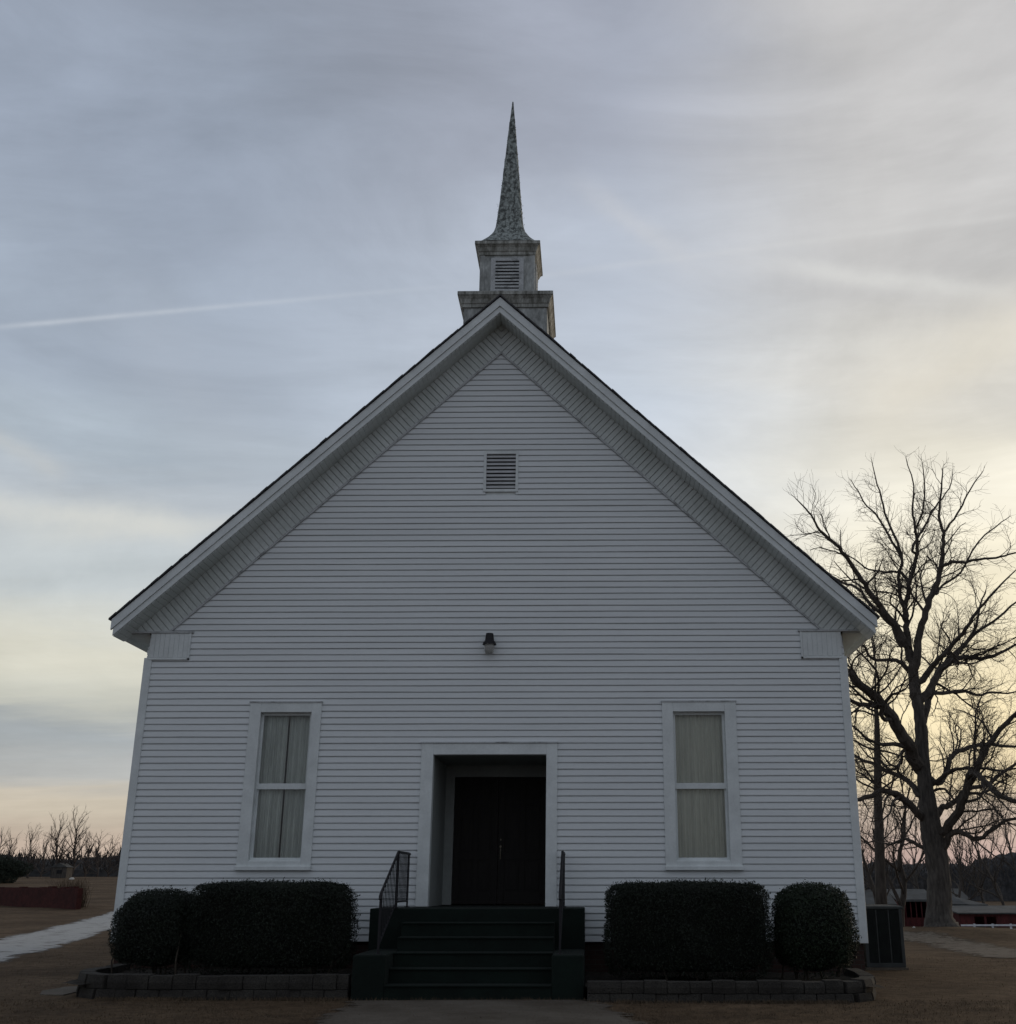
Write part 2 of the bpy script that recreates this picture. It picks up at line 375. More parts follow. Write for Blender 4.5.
# --- frieze: vinyl strips square to the rake on the wall plane
cs = 1/math.sqrt(1+SL*SL); sn = SL*cs
for s in (-1, 1):
    fz = MB(); pl = [(s*SL, 1, ZF), (-s*SL, -1, -(ZS-.02)), (-s, 0, -.0), (0, -1, -(ZBOX+.018))]
    fz.prism_y(clip([(-8, 4), (8, 4), (8, 14), (-8, 14)], pl), -.022, .004, 1)  # backing sheet, painted darker so the seams read as shaded
    n = int(9.2/.098)
    dn = (s*sn, cs)                               # outward from the rake
    for i in range(-8, n):
        a = i*.098+.008; b = (i+1)*.098-.008
        P = lambda t, q: (s*t*cs+dn[0]*q, ZF-t*sn+dn[1]*q)
        p = clip([P(a, -1.5), P(b, -1.5), P(b, .3), P(a, .3)], pl)
        if p: fz.prism_y(p, -.040, -.0225)
    fz.build('frieze', [M['soffit'], M['grooveshade']], church)
    # J-channel along the siding edge
    j = MB(); pj = [(s*SL, 1, ZS-.0), (-s*SL, -1, -(ZS-.045)), (-s, 0, -.0), (0, -1, -(ZBOX+.018))]
    j.prism_y(clip([(-8, 4), (8, 4), (8, 14), (-8, 14)], pj), -.052, -.010); j.build('rake_channel', M['trimold'], church)
    # sloping soffit under the overhang
    so = MB()
    t = 0
    while t*cs < 6.28:
        a, b = t+.008, t+.090
        xa, xb = a*cs, min(b*cs, 6.29)
        za, zb_ = ZF-SL*xa, ZF-SL*xb
        so.add([(s*xa, -OV, za), (s*xb, -OV, zb_), (s*xb, -.0, zb_), (s*xa, -.0, za),
                (s*xa, -OV, za+.02), (s*xb, -OV, zb_+.02), (s*xb, -.0, zb_+.02), (s*xa, -.0, za+.02)],
               [(0, 1, 2, 3), (4, 7, 6, 5), (0, 4, 5, 1), (1, 5, 6, 2), (3, 2, 6, 7), (0, 3, 7, 4)])
        t += .098
    so.add([(0, -OV, ZF+.012), (s*6.29, -OV, ZF-SL*6.29+.012), (s*6.29, 0, ZF-SL*6.29+.012), (0, 0, ZF+.012)], [(0, 1, 2, 3)])
    so.build('soffit', M['soffit'], church)
    # level soffit along the side eave, and its fascia
    e = MB(); e.box(*sorted((s*(W+.022), s*6.27)), .021, LEN, ZBOX-.03, ZBOX-.01); e.build('eave_soffit', M['soffit'], church)
    e = MB(); e.box(*sorted((s*6.27, s*6.31)), -OV+.03, LEN, 5.57, 5.80); e.build('eave_fascia', M['trim'], church)
# --- rake fascia boards (upper crown + lower board)
for s in (-1, 1):
    for (nm, zt, zb_, y0, m) in (('rake_crown', 11.762, 11.588, -.515, 'trim'), ('rake_fascia', 11.585, 11.462, -.490, 'trim')):
        b = MB(); zx = lambda x, z: z-SL*x
        X1 = 6.325 if nm == 'rake_crown' else 6.29
        b.prism_y([(0, zt), (s*X1, zx(X1, zt)), (s*X1, zx(X1, zb_)), (0, zb_)], y0, -OV+.001)
        b.build(nm, M[m], church, bevel=.004)
    # roof slope: deck and shingle courses with slightly uneven front edge
    r = MB(); rr = random.Random(11+s); nseg = 60
    th = .034
    for i in range(nseg):
        xa, xb = 6.365*i/nseg, 6.365*(i+1)/nseg
        yf = -.545+rr.uniform(-.010, .010); lift = rr.uniform(-.004, .010)
        za, zc = 11.812-SL*xa+lift, 11.812-SL*xb+lift
        r.add([(s*xa, yf, za-th), (s*xb, yf, zc-th), (s*xb, LEN+.5, zc-th), (s*xa, LEN+.5, za-th),
               (s*xa, yf, za), (s*xb, yf, zc-.006), (s*xb, LEN+.5, zc-.006), (s*xa, LEN+.5, za)],
              [(0, 1, 2, 3), (4, 7, 6, 5), (0, 4, 5, 1), (1, 5, 6, 2), (2, 6, 7, 3), (3, 7, 4, 0)])
    r.build('roof', M['shingle'], church)
# --- gable vent
gv = MB(); gv.box(-.22, .31, .02, .05, 8.24, 8.90, 1)
for (a, b, c, d) in ((-.262, -.215, 8.19, 8.95), (.305, .352, 8.19, 8.95), (-.215, .305, 8.90, 8.95), (-.215, .305, 8.19, 8.238)):
    gv.box(a, b, -.036, .03, c, d, 0)
g = gv.build('gable_vent', [M['trim'], M['dark']], church)
lv = MB()
for i in range(9):
    zc = 8.262+i*.0715
    lv.add([(-.214, -.018, zc), (.304, -.018, zc), (.304, .018, zc+.040), (-.214, .018, zc+.040), (-.214, -.018, zc+.022), (.304, -.018, zc+.022), (.304, .018, zc+.060), (-.214, .018, zc+.060)],
           [(0, 1, 2, 3), (4, 7, 6, 5), (0, 4, 5, 1), (3, 2, 6, 7)])
lv.build('louvre', M['louvre'], g)
# --- windows
def window(x0, x1, i0, i1):
    c = MB()
    zt, zb_ = 4.503, 1.90; it, ib = 4.345, 2.015
    c.box(x0, i0, -.048, .03, zb_, zt); c.box(i1, x1, -.048, .03, zb_, zt)
    c.box(i0, i1, -.046, .03, it, zt); c.box(i0, i1, -.046, .03, zb_, ib-.02)
    c.box(i0-.001, i0+.012, -.001+.03, .14, ib-.02, it); c.box(i1-.012, i1+.001, .029, .14, ib-.02, it)
    c.box(i0, i1, .029, .14, it-.012, it+.01)
    w = c.build('window', M['trim'], church, bevel=.005)
    s_ = MB(); s_.box(x0-.012, x1+.012, -.082, -.02, zb_-.045, zb_+.018); s_.box(i0, i1, -.02, .12, ib-.045, ib-.002)
    s_.build('sill', M['trim'], w, bevel=.006)
    j = MB(); j.box(x0-.014, x1+.014, -.060, -.01, zt-.002, zt+.020); j.build('drip_cap', M['trimold'], w)
    zm0, zm1 = 3.108, 3.205
    for k, (a, b, yy) in enumerate(((zm0+.005, it-.012, .050), (ib, zm1-.04, .082))):
        f = MB(); t = .028
        f.box(i0+.012, i0+.012+t, yy, yy+.03, a, b); f.box(i1-.012-t, i1-.012, yy, yy+.03, a, b)
        f.box(i0+.012+t, i1-.012-t, yy, yy+.03, b-(.03 if k == 0 else .05), b)
        f.box(i0+.012+t, i1-.012-t, yy, yy+.03, a, a+(.092 if k == 0 else .035))
        sa = f.build('sash', M['trim'], w)
        gl = MB(); gl.add([(i0+.03, yy+.015, a+.02), (i1-.03, yy+.015, a+.02), (i1-.03, yy+.015, b-.02), (i0+.03, yy+.015, b-.02)], [(0, 1, 2, 3)])
        gl.build('pane', M['glass'], w)
    return w
window(-4.026, -2.838, -3.842, -3.000)
window(2.788, 4.002, 2.965, 3.815)
def curtain(name, spans, mt, label, ph):
    mb = MB(); rr = random.Random(ph)
    for (a, b, yo) in spans:
        n = 90; o = len(mb.v)
        f1 = rr.uniform(55, 62); p0 = rr.uniform(0, 6)
        for i in range(n+1):
            x = a+(b-a)*i/n
            y = .175+yo+.019*math.sin(x*f1*1.3+p0+1.2*math.sin(x*9))+.008*math.sin(x*23+p0)
            for zz, k in ((1.98, 1.25), (3.15, 1.), (4.36, .7)):
                mb.v.append((x, .175+yo+(y-.175-yo)*k, zz))
        for i in range(n):
            for j in range(2):
                q = o+i*3+j; mb.f.append((q, q+3, q+4, q+1)); mb.m.append(0)
    o = mb.build(name, mt, None, smooth=True, loc=((spans[0][0]+spans[-1][1])/2, .175, 4.36))
    tag(o, label, 'curtain', 'curtains behind the front windows')
curtain('curtain', [(-3.86, -3.43, 0), (-3.405, -2.98, .035)], M['curtain'], 'grey pleated curtain with a dark parting, in the window left of the door', 2)
curtain('curtain', [(2.95, 3.83, 0)], M['curtainw'], 'unbroken ivory pleated curtain in the window right of the door', 5)
# --- doorway casing, recess, doors
DX0, DX1, DT = -.955, .888, 3.652
c = MB(); c.box(-1.152, DX0, -.052, .12, 1.314, 3.832); c.box(DX1, 1.066, -.052, .12, 1.314, 3.832); c.box(DX0, DX1, -.050, .12, DT, 3.832)
dc = c.build('doorway_casing', M['trim'], church, bevel=.006)
c = MB(); c.box(-1.168, 1.082, -.066, -.01, 3.834, 3.856); c.build('drip_cap', M['trimold'], dc)
YD = 1.8
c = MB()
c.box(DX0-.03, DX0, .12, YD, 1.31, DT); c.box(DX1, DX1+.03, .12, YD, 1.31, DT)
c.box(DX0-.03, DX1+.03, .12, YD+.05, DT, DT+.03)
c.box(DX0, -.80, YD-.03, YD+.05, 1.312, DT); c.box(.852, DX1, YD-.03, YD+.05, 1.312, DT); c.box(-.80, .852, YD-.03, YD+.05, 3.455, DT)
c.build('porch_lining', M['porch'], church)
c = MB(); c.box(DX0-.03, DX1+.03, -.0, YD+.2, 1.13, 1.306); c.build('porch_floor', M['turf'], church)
def door(x0, x1, hs, name='door'):
    d = MB(); z0, z1 = 1.325, 3.452; y0 = YD
    d.box(x0, x1, y0+.014, y0+.045, z0, z1)
    st = .115
    d.box(x0, x0+st, y0, y0+.013, z0, z1); d.box(x1-st, x1, y0, y0+.013, z0, z1)
    xm = (x0+x1)/2
    rails = [(z0, z0+.2), (2.05, 2.17), (2.98, 3.08), (z1-.12, z1)]
    for a, b in rails: d.box(x0+st, x1-st, y0, y0+.013, a, b)
    for (a, b) in ((z0+.2, 2.05), (2.17, 2.98), (3.08, z1-.12)):
        d.box(xm-.04, xm+.04, y0, y0+.013, a, b)
        for (p, q) in ((x0+st, xm-.04), (xm+.04, x1-st)):
            d.box(p+.03, q-.03, y0+.004, y0+.0139, a+.03, b-.03)
    o = d.build(name, M['door'], church, bevel=.003)
    return o
d1 = door(-.795, -.020, 1); d2 = door(-.014, .848, -1)
h = MB(); h.lathe([(.0, 2.07), (.009, 2.08), (.009, 2.19), (.0, 2.20)], .032, YD-.028, 10)
h.box(.022, .042, YD-.022, YD+.0, 2.06, 2.22); h.tube([Vector((.032, YD+.0, 2.27)), Vector((.032, YD-.02, 2.27))], [.020, .018], 14); h.box(.029, .035, YD-.012, YD, 2.21, 2.27)
h.build('handle', M['brass'], d2)
h = MB(); h.tube([Vector((.032, YD+.0, 2.385)), Vector((.032, YD-.018, 2.385))], [.015, .013], 14); h.build('lock', M['brass'], d2)
# --- steeple
CX, CY = 0.0, 1.52
stp = MB(); stp.sq([(.805, 10.3), (.805, 12.24)], CX, CY)
steeple = stp.build('steeple', M['steeple'], church)
def mitred(name, prof, par, m): 
    b = MB(); b.sq(prof, CX, CY); return b.build(name, m, par)
mitred('lower_cornice', [(.803, 12.19), (.835, 12.20), (.835, 12.265), (.85, 12.28), (.87, 12.36), (.905, 12.42), (.922, 12.43), (.922, 12.50), (.90, 12.515)], steeple, M['streak'])
b = MB()
b.sq([(.530, 12.50), (.530, 13.56)], CX, CY)
for sx in (-1, 1):
    for sy in (-1, 1):
        x0, x1 = sorted((sx*.545, sx*.455)); y0, y1 = sorted((sy*.545, sy*.455)); b.box(CX+x0, CX+x1, CY+y0, CY+y1, 12.515, 13.54)
b.sq([(.555, 12.512), (.555, 12.56)], CX, CY)
b.build('belfry', M['steeple'], steeple)
mitred('upper_cornice', [(.534, 13.50), (.56, 13.51), (.56, 13.57), (.575, 13.585), (.60, 13.66), (.63, 13.70), (.648, 13.71), (.648, 13.775), (.63, 13.79)], steeple, M['streak'])
for ang in range(4):
    f = MB(); lvs = MB(); bk = MB()
    def rot(mb):
        ca, sa = math.cos(ang*PI/2), math.sin(ang*PI/2)
        mb.v = [(CX+(x-CX)*ca-(y-CY)*sa, CY+(x-CX)*sa+(y-CY)*ca, z) for x, y, z in mb.v]
    yf = CY-.530
    for (a, b_, c_, d_) in ((-.325, -.235, 12.62, 13.44), (.235, .325, 12.62, 13.44), (-.235, .235, 12.62, 12.69), (-.235, .235, 13.37, 13.44)):
        f.box(a, b_, yf-.035, yf+.001, c_, d_)
    f.box(-.235, .235, yf-.003, yf+.001, 12.69, 13.37, 1)
    rot(f); fo = f.build('belfry_vent', [M['trimold'], M['dark']], steeple)
    rr = random.Random(ang)
    for i in range(9):
        zc = 12.70+i*.0735; t = rr.uniform(-.006, .006)
        lvs.add([(-.235, yf-.034, zc+t), (.235, yf-.034, zc), (.235, yf-.005, zc+.038), (-.235, yf-.005, zc+.038+t),
                 (-.235, yf-.034, zc+.040+t), (.235, yf-.034, zc+.040), (.235, yf-.005, zc+.062), (-.235, yf-.005, zc+.062+t)],
                [(0, 1, 2, 3), (4, 7, 6, 5), (0, 4, 5, 1), (3, 2, 6, 7), (0, 3, 7, 4), (1, 5, 6, 2)])
    rot(lvs); lvs.build('louvre', M['trimold'], steeple)
# spire: slender flared pyramid of old sheet metal, paint lifting along the edges
prof = [(.640, 13.792), (.60, 13.84), (.52, 13.93), (.44, 14.03), (.375, 14.13), (.325, 14.23), (.288, 14.35), (.262, 14.52), (.245, 14.72)]
zz = 14.90
while zz < 17.5:
    t = (zz-14.90)/(17.56-14.90); prof.append((.228*(1-t)+.012*t, zz)); zz += .11
prof.append((.012, 17.56))
sp = MB(); n = len(prof); rr = random.Random(5); q = 7
ringN = 4*q
for h_, z_ in prof:
    for sdn in range(4):
        for i in range(q):
            t = -1+2*i/q; a, b_ = {0: (t, -1), 1: (1, t), 2: (-t, 1), 3: (-1, -t)}[sdn]
            j = .006*(1 if h_ > .05 else .2)
            ch = .90 if (i == 0) else 1
            sp.v.append((CX+h_*a*ch+rr.gauss(0, j)*.5, CY+h_*b_*ch+rr.gauss(0, j)*.5, z_))
for i in range(n-1):
    for k in range(ringN):
        sp.f.append((i*ringN+k, i*ringN+(k+1) % ringN, (i+1)*ringN+(k+1) % ringN, (i+1)*ringN+k)); sp.m.append(0)
sp.f.append(tuple((n-1)*ringN+k for k in range(ringN))); sp.m.append(0)
for i in range(150):                              # curled flakes
    z_ = rr.uniform(14.3, 17.1); t = max(0, (z_-14.90)/2.66); h_ = .228*(1-t)+.012*t if z_ > 14.9 else .26
    side = rr.choice([0, 0, 1, 1, 1, 3]); u = rr.choice([-1, 1, rr.uniform(-1, 1)])*h_*.93
    s_ = rr.uniform(.005, .015)
    if side == 0: c_ = Vector((CX+u, CY-h_, z_)); nn = Vector((0, -1, 0)); tt = Vector((1, 0, 0))
    elif side == 1: c_ = Vector((CX+h_, CY+u, z_)); nn = Vector((1, 0, 0)); tt = Vector((0, 1, 0))
    else: c_ = Vector((CX-h_, CY+u, z_)); nn = Vector((-1, 0, 0)); tt = Vector((0, 1, 0))
    k_ = rr.uniform(.4, 1.2)
    sp.add([c_-tt*s_, c_+tt*s_, c_+tt*s_*.7+nn*s_*k_+Vector((0, 0, s_*1.3)), c_-tt*s_*.7+nn*s_*k_*.6+Vector((0, 0, s_*1.5))], [(0, 1, 2, 3), (3, 2, 1, 0)])
sp.build('spire', M['spire'], steeple)

# ================================================================== steps and rails
st = empty('entrance_steps', (0, -1.98, .2), 'broad entrance steps covered in dark green carpet below the church door', 'steps')
X0, X1, SX0, SX1 = -1.56, 1.51, -1.12, 1.08
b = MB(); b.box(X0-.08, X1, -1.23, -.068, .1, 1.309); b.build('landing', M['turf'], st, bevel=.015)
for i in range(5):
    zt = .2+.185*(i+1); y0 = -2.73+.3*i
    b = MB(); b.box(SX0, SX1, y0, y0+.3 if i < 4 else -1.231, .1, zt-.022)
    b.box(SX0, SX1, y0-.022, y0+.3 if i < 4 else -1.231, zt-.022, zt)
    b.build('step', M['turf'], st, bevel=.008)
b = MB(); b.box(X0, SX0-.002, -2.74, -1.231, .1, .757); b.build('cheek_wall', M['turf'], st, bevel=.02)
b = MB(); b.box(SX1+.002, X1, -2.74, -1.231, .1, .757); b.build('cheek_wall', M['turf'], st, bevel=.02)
def rail(x, label):
    g = empty('hand_rail', (x, -1.2, 1.31), label, 'hand rail', 'iron hand rails on the entrance steps')
    V = Vector
    for (y, z0, z1, r) in ((-.14, 1.31, 2.09, .013), (-1.20, 1.31, 2.10, .016), (-2.52, .757, 1.52, .014)):
        b = MB(); b.box(x-r, x+r, y-r, y+r, z0, z1); b.box(x-.035, x+.035, y-.035, y+.035, z0, z0+.008); b.build('post', M['iron'], g)
    def bar(a, c, r, nm):
        b = MB(); b.tube([V(a), V(c)], [r*1.3, r*1.3], 4); return b.build(nm, M['iron'], g)
    b = MB(); b.tube([V((x, -.06, 2.10)), V((x, -.14, 2.105)), V((x, -1.20, 2.105)), V((x, -2.50, 1.535)), V((x, -2.56, 1.50)), V((x, -2.58, 1.45))], [.02]*6, 8); b.build('top_bar', M['iron'], g)
    bar((x, -.14, 1.40), (x, -1.20, 1.40), .010, 'lower_bar'); bar((x, -1.20, 1.40), (x, -2.52, .86), .010, 'lower_bar')
    for i in range(8):
        y = -.14-1.06*(i+1)/9
        b = MB(); b.box(x-.006, x+.006, y-.006, y+.006, 1.40, 2.095); b.build('baluster', M['iron'], g)
    for i in range(10):
        t = (i+1)/11; y = -1.20-1.32*t
        b = MB(); b.box(x-.006, x+.006, y-.006, y+.006, 1.40-.54*t, 2.095-.57*t); b.build('baluster', M['iron'], g)
rail(-1.265, 'black iron hand rail with balusters on the left side of the green steps')
rail(1.185, 'thin black iron hand rail seen end on, right side of the green steps')

# ================================================================== wall lamp
lx, lz = -.075, 5.47
wl_ = empty('wall_lamp', (lx, -.03, lz), 'small outdoor lamp with black cap and clear jar above the doorway', 'lamp')
b = MB(); b.lathe([(.0, lz+.17), (.062, lz+.165), (.070, lz+.10), (.075, lz+.05), (.112, lz-.01), (.116, lz-.025), (.100, lz-.025), (.06, lz+.03)][::-1], lx, -.145, 24)
b.tube([Vector((lx, -.02, lz+.10)), Vector((lx, -.10, lz+.12)), Vector((lx, -.145, lz+.10))], [.022, .02, .02], 10)
b.tube([Vector((lx, -.02, lz+.10)), Vector((lx, -.032, lz+.10))], [.055, .05], 16)
b.build('cap', M['iron'], wl_, smooth=False)
b = MB(); b.lathe([(.03, lz-.185), (.066, lz-.172), (.080, lz-.12), (.084, lz-.06), (.080, lz-.02)], lx, -.145, 24)
m, nt, bb = newmat('jar_glass'); bb.inputs['Base Color'].default_value = (.75, .75, .72, 1); bb.inputs['Transmission Weight'].default_value = .75; bb.inputs['Roughness'].default_value = .25
b.build('jar', m, wl_, smooth=True)

# ================================================================== AC unit
ax0, ax1, ay0, ay1, az0, az1 = 6.50, 7.20, 2.93, 3.68, .2, 1.27
zg = T(6.85, 3.3)
ac = empty('air_conditioner', (6.85, 3.3, zg), 'tall dark metal air conditioning unit beside the right corner of the church', 'air conditioner')
b = MB(); b.box(ax0-.03, ax1+.03, ay0-.03, ay1+.03, zg-.1, zg+.045); b.build('pad', M['concrete'], ac)
b = MB(); b.box(ax0+.03, ax1-.03, ay0+.03, ay1-.03, zg+.05, az1-.03); b.build('cabinet', M['acdark'], ac)
b = MB()
for (x, y) in ((ax0, ay0), (ax1-.06, ay0), (ax0, ay1-.06), (ax1-.06, ay1-.06)): b.box(x, x+.06, y, y+.06, zg+.046, az1-.051)
for x in (ax0+.22, ax0+.44): b.box(x, x+.025, ay0, ay0+.029, zg+.10, az1-.06)
b.box(ax0+.001, ax1-.001, ay0+.002, ay1-.002, zg+.046, zg+.12); b.build('frame', M['acbody'], ac, bevel=.006)
b = MB()
for i in range(40):
    x = ax0+.065+i*.0148
    if any(abs(x-q-.012) < .02 for q in (ax0+.22, ax0+.44)): continue
    b.box(x, x+.003, ay0+.012, ay0+.029, zg+.12, az1-.06)
b.build('grille', M['acdark'], ac)
b = MB(); b.sq([(.36, az1-.05), (.375, az1-.045), (.375, az1-.01), (.33, az1+.012), (.2, az1+.018)], (ax0+ax1)/2, (ay0+ay1)/2); b.build('lid', M['acbody'], ac, bevel=.005)

# ================================================================== beds, edging walls, hedges
def edging(path, top, label, seed, name='garden_wall'):
    rr = random.Random(seed); b = MB()
    P = [Vector((*p, 0)) for p in path]; acc = []
    for a, c in zip(P, P[1:]):
        n = max(1, round((c-a).length/.30))
        for i in range(n): acc.append((a.lerp(c, i/n), a.lerp(c, (i+1)/n)))
    for (a, c) in acc:
        for lay in range(2):
            ii = acc.index((a, c)); nx_ = acc[ii+1] if ii+1 < len(acc) else None
            p, q = (a, c) if lay == 0 else ((a+c)/2 if ii else a, (nx_[0]+nx_[1])/2 if nx_ else c)
            d = (q-p).normalized(); nrm = Vector((d.y, -d.x, 0)); th = .10
            h0 = .15+(top-.15)*lay/2+.003; h1 = .15+(top-.15)*(lay+1)/2-.001; j = rr.uniform(-.018, .018); dz = rr.uniform(-.014, .014) if lay else 0
            p = p+d*.0025; q = q-d*.0025
            pr = [(-th, 0), (-th, .004), (th*.8, .014), (th, .03), (th, 0)]
            vs = []
            for e in (p, q):
                for (o_, z_) in ((-th, h0), (th+j, h0), (th+.010+j, (h0+h1)/2), (th+j-.006, h1+dz), (-th, h1+dz)):
                    w = e+nrm*o_; vs.append((w.x, w.y, z_))
            b.add(vs, [(4, 3, 2, 1, 0), (5, 6, 7, 8, 9)]+[(i, (i+1) % 5, (i+1) % 5+5, i+5) for i in range(5)])
    o = b.build(name, M['block'], None, bevel=.008, loc=(P[0].x, P[0].y, .2)); tag(o, label, 'garden wall', 'low edging walls of the two plant beds')
edging([(-5.52, -.3), (-5.56, -1.2), (-5.46, -1.8), (-5.27, -2.25), (-4.96, -2.55), (-4.4, -2.63), (-1.60, -2.64)], .50, 'low dark block wall with rounded corner edging the left bed', 3)
edging([(1.55, -2.90), (4.5, -2.90), (4.98, -2.86), (5.20, -2.62), (5.42, -1.9), (5.50, -1.1), (5.52, -.3)], .455, 'low rough block wall edging the bed right of the steps', 4)
def soil(x0, x1, y0, y1, z, nm='soil'):
    b = MB(); n = 40; mm = 16
    for i in range(n+1):
        for j in range(mm+1):
            x = x0+(x1-x0)*i/n; y = y0+(y1-y0)*j/mm
            b.v.append((x, y, z+.02*math.sin(x*5.1)*math.sin(y*4.3)+R.uniform(-.008, .008)))
    for i in range(n):
        for j in range(mm): q = i*(mm+1)+j; b.f.append((q, q+mm+1, q+mm+2, q+1)); b.m.append(0)
    o = b.build(nm, M['mulch'], None); tag(o, kind='structure')
soil(-5.50, -1.57, -2.56, .03, .40); soil(1.52, 5.44, -2.80, .03, .36)

def leafmass(name, boxc, half, expo, n, size, label, m, seed, dens_low=1., wob=.06):
    cx, cy, cz = boxc; hx, hy, hz = half; rr = random.Random(seed)
    g = empty(name, (cx, cy, cz-hz), label, 'hedge' if name == 'hedge' else 'shrub', 'clipped evergreens in front of the church')
    ph = [rr.uniform(0, 6) for _ in range(6)]
    def surf(d):
        k = (abs(d.x)**expo+abs(d.y)**expo+abs(d.z)**expo)**(-1/expo)
        p = d*k
        w = 1+wob*(math.sin(p.x*5*hx+ph[0])*math.sin(p.z*4+ph[1])*.5+math.sin(p.x*11*hx+ph[2]+p.z*7)*.3+math.sin(p.y*6+p.x*3*hx+ph[3])*.4)
        low = 1-.10*max(0, -p.z-.2)
        return Vector((cx+p.x*hx*w*low if abs(expo) < 3 else cx+p.x*(hx-.0)+p.x*(w-1)*.5, cy+p.y*hy*low*w, cz+p.z*hz*(1+(w-1)*.5)))
    def rdir():
        while True:
            # sample evenly on the box surface
            f = rr.random(); A = [hy*hz, hx*hz, hx*hy]; S_ = sum(A); u, v = rr.uniform(-1, 1), rr.uniform(-1, 1); s = rr.choice((-1, 1))
            if f < A[0]/S_: return Vector((s, u, v))
            if f < (A[0]+A[1])/S_: return Vector((u, -1 if rr.random() < .7 else 1, v))
            return Vector((u, v, 1 if rr.random() < .85 else -1))
    b = MB()
    for i in range(n):
        d = rdir(); p = surf(d)
        depth = rr.random()**1.5*.09
        c = Vector((cx, cy, cz)); inward = (c-p); p = p+inward.normalized()*depth
        p += Vector([rr.gauss(0, .012) for _ in range(3)])
        if rr.random() < .04: p += Vector((0, 0, rr.uniform(0, .06))) if d.z > .9 else Vector((0, 0, 0))
        if p.z < cz-hz+.16 and rr.random() < .5: continue
        if dens_low < 1 and p.z < cz-hz*.35 and rr.random() > dens_low: continue
        out = -inward.normalized()
        nrm = (out+Vector([rr.gauss(0, .7) for _ in range(3)])).normalized()
        t = nrm.orthogonal().normalized(); bt = nrm.cross(t); a = rr.uniform(0, 2*PI)
        u = t*math.cos(a)+bt*math.sin(a); v = nrm.cross(u); s = size*rr.uniform(.6, 1.3)
        b.add([p-u*s, p+v*s*.45, p+u*s, p-v*s*.45], [(0, 1, 2, 3)])
    b_leaf = b
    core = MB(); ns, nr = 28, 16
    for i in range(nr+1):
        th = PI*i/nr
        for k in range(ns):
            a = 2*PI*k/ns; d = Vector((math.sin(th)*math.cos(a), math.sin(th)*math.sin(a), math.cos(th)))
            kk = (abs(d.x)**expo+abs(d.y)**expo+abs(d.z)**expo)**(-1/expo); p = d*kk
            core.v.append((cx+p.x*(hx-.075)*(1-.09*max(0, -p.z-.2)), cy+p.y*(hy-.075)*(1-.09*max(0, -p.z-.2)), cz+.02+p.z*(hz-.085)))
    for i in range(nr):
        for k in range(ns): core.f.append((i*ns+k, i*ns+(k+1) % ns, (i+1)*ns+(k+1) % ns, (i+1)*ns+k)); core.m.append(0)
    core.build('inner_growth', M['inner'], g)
    for i in range(int(5+hx*5)):
        s_ = MB(); x = cx+rr.uniform(-.8, .8)*hx; y = cy+rr.uniform(-.7, .7)*hy
        s_.tube([Vector((x, y, cz-hz-.03)), Vector((x+rr.uniform(-.08, .08), y+rr.uniform(-.08, .08), cz-hz+.2)), Vector((x+rr.uniform(-.2, .2), y+rr.uniform(-.2, .2), cz))], [.016, .013, .008], 5)
        s_.build('stem', M['twig'], g)
    w_ = b_leaf
    for i in range(int(90*hx)):                      # shoots that escaped the last clipping
        d = rdir()
        if d.z < .5 and rr.random() < .6: continue
        p = surf(d); q = p+(p-Vector((cx, cy, cz))).normalized()*rr.uniform(.01, .045)+Vector((0, 0, rr.uniform(.0, .03)))
        w_.tube([p, q], [.003, .002], 3, cap=False)
        for _ in range(3):
            r_ = p.lerp(q, rr.uniform(.3, 1)); w_.add([r_, r_+Vector((rr.uniform(-.03, .03), rr.uniform(-.03, .03), .02)), r_+Vector((rr.uniform(-.03, .03), 0, -.01))], [(0, 1, 2)])
    w_.build('foliage', m, g)
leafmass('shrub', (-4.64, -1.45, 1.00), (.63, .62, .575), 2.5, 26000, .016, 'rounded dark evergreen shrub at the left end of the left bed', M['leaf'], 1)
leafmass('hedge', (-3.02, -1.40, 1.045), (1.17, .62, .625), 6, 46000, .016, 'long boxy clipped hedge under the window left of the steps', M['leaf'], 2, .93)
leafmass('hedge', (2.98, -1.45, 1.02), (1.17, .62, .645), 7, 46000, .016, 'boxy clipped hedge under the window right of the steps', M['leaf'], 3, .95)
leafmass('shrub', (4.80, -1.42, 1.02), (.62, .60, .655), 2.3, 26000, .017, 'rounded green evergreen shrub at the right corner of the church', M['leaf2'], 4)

# small pale stones
def rock(x, y, z, s, label, cat, nm, m=None, grp=None):
    b = MB(); rr = random.Random(int(x*100)); ns, nr = 9, 6
    for i in range(nr+1):
        th = PI*i/nr
        for k in range(ns):
            a = 2*PI*k/ns; q = 1+rr.uniform(-.15, .15)
            b.v.append((x+s*math.sin(th)*math.cos(a)*q, y+s*.8*math.sin(th)*math.sin(a)*q, z+s*.55+s*.6*math.cos(th)*q))
    for i in range(nr):
        for k in range(ns): b.f.append((i*ns+k, (i+1)*ns+k, (i+1)*ns+(k+1) % ns, i*ns+(k+1) % ns)); b.m.append(0)
    o = b.build(nm, m or M['stone'], None, smooth=True, loc=(x, y, z)); tag(o, label, cat, grp)
rock(-1.72, -2.50, .42, .045, 'tiny white stone in the left bed beside the steps', 'stone', 'stone')
b = MB()
vs = [(-5.98, -2.05), (-5.62, -2.12), (-5.66, -1.2), (-5.85, -.7), (-6.15, -.8), (-6.2, -1.5)]
b.add([(x, y, T(x, y)+.014) for x, y in vs]+[(x, y, T(x, y)-.05) for x, y in vs], [tuple(range(6)), tuple(range(11, 5, -1))]+[(i, i+6, (i+1) % 6+6, (i+1) % 6) for i in range(6)])
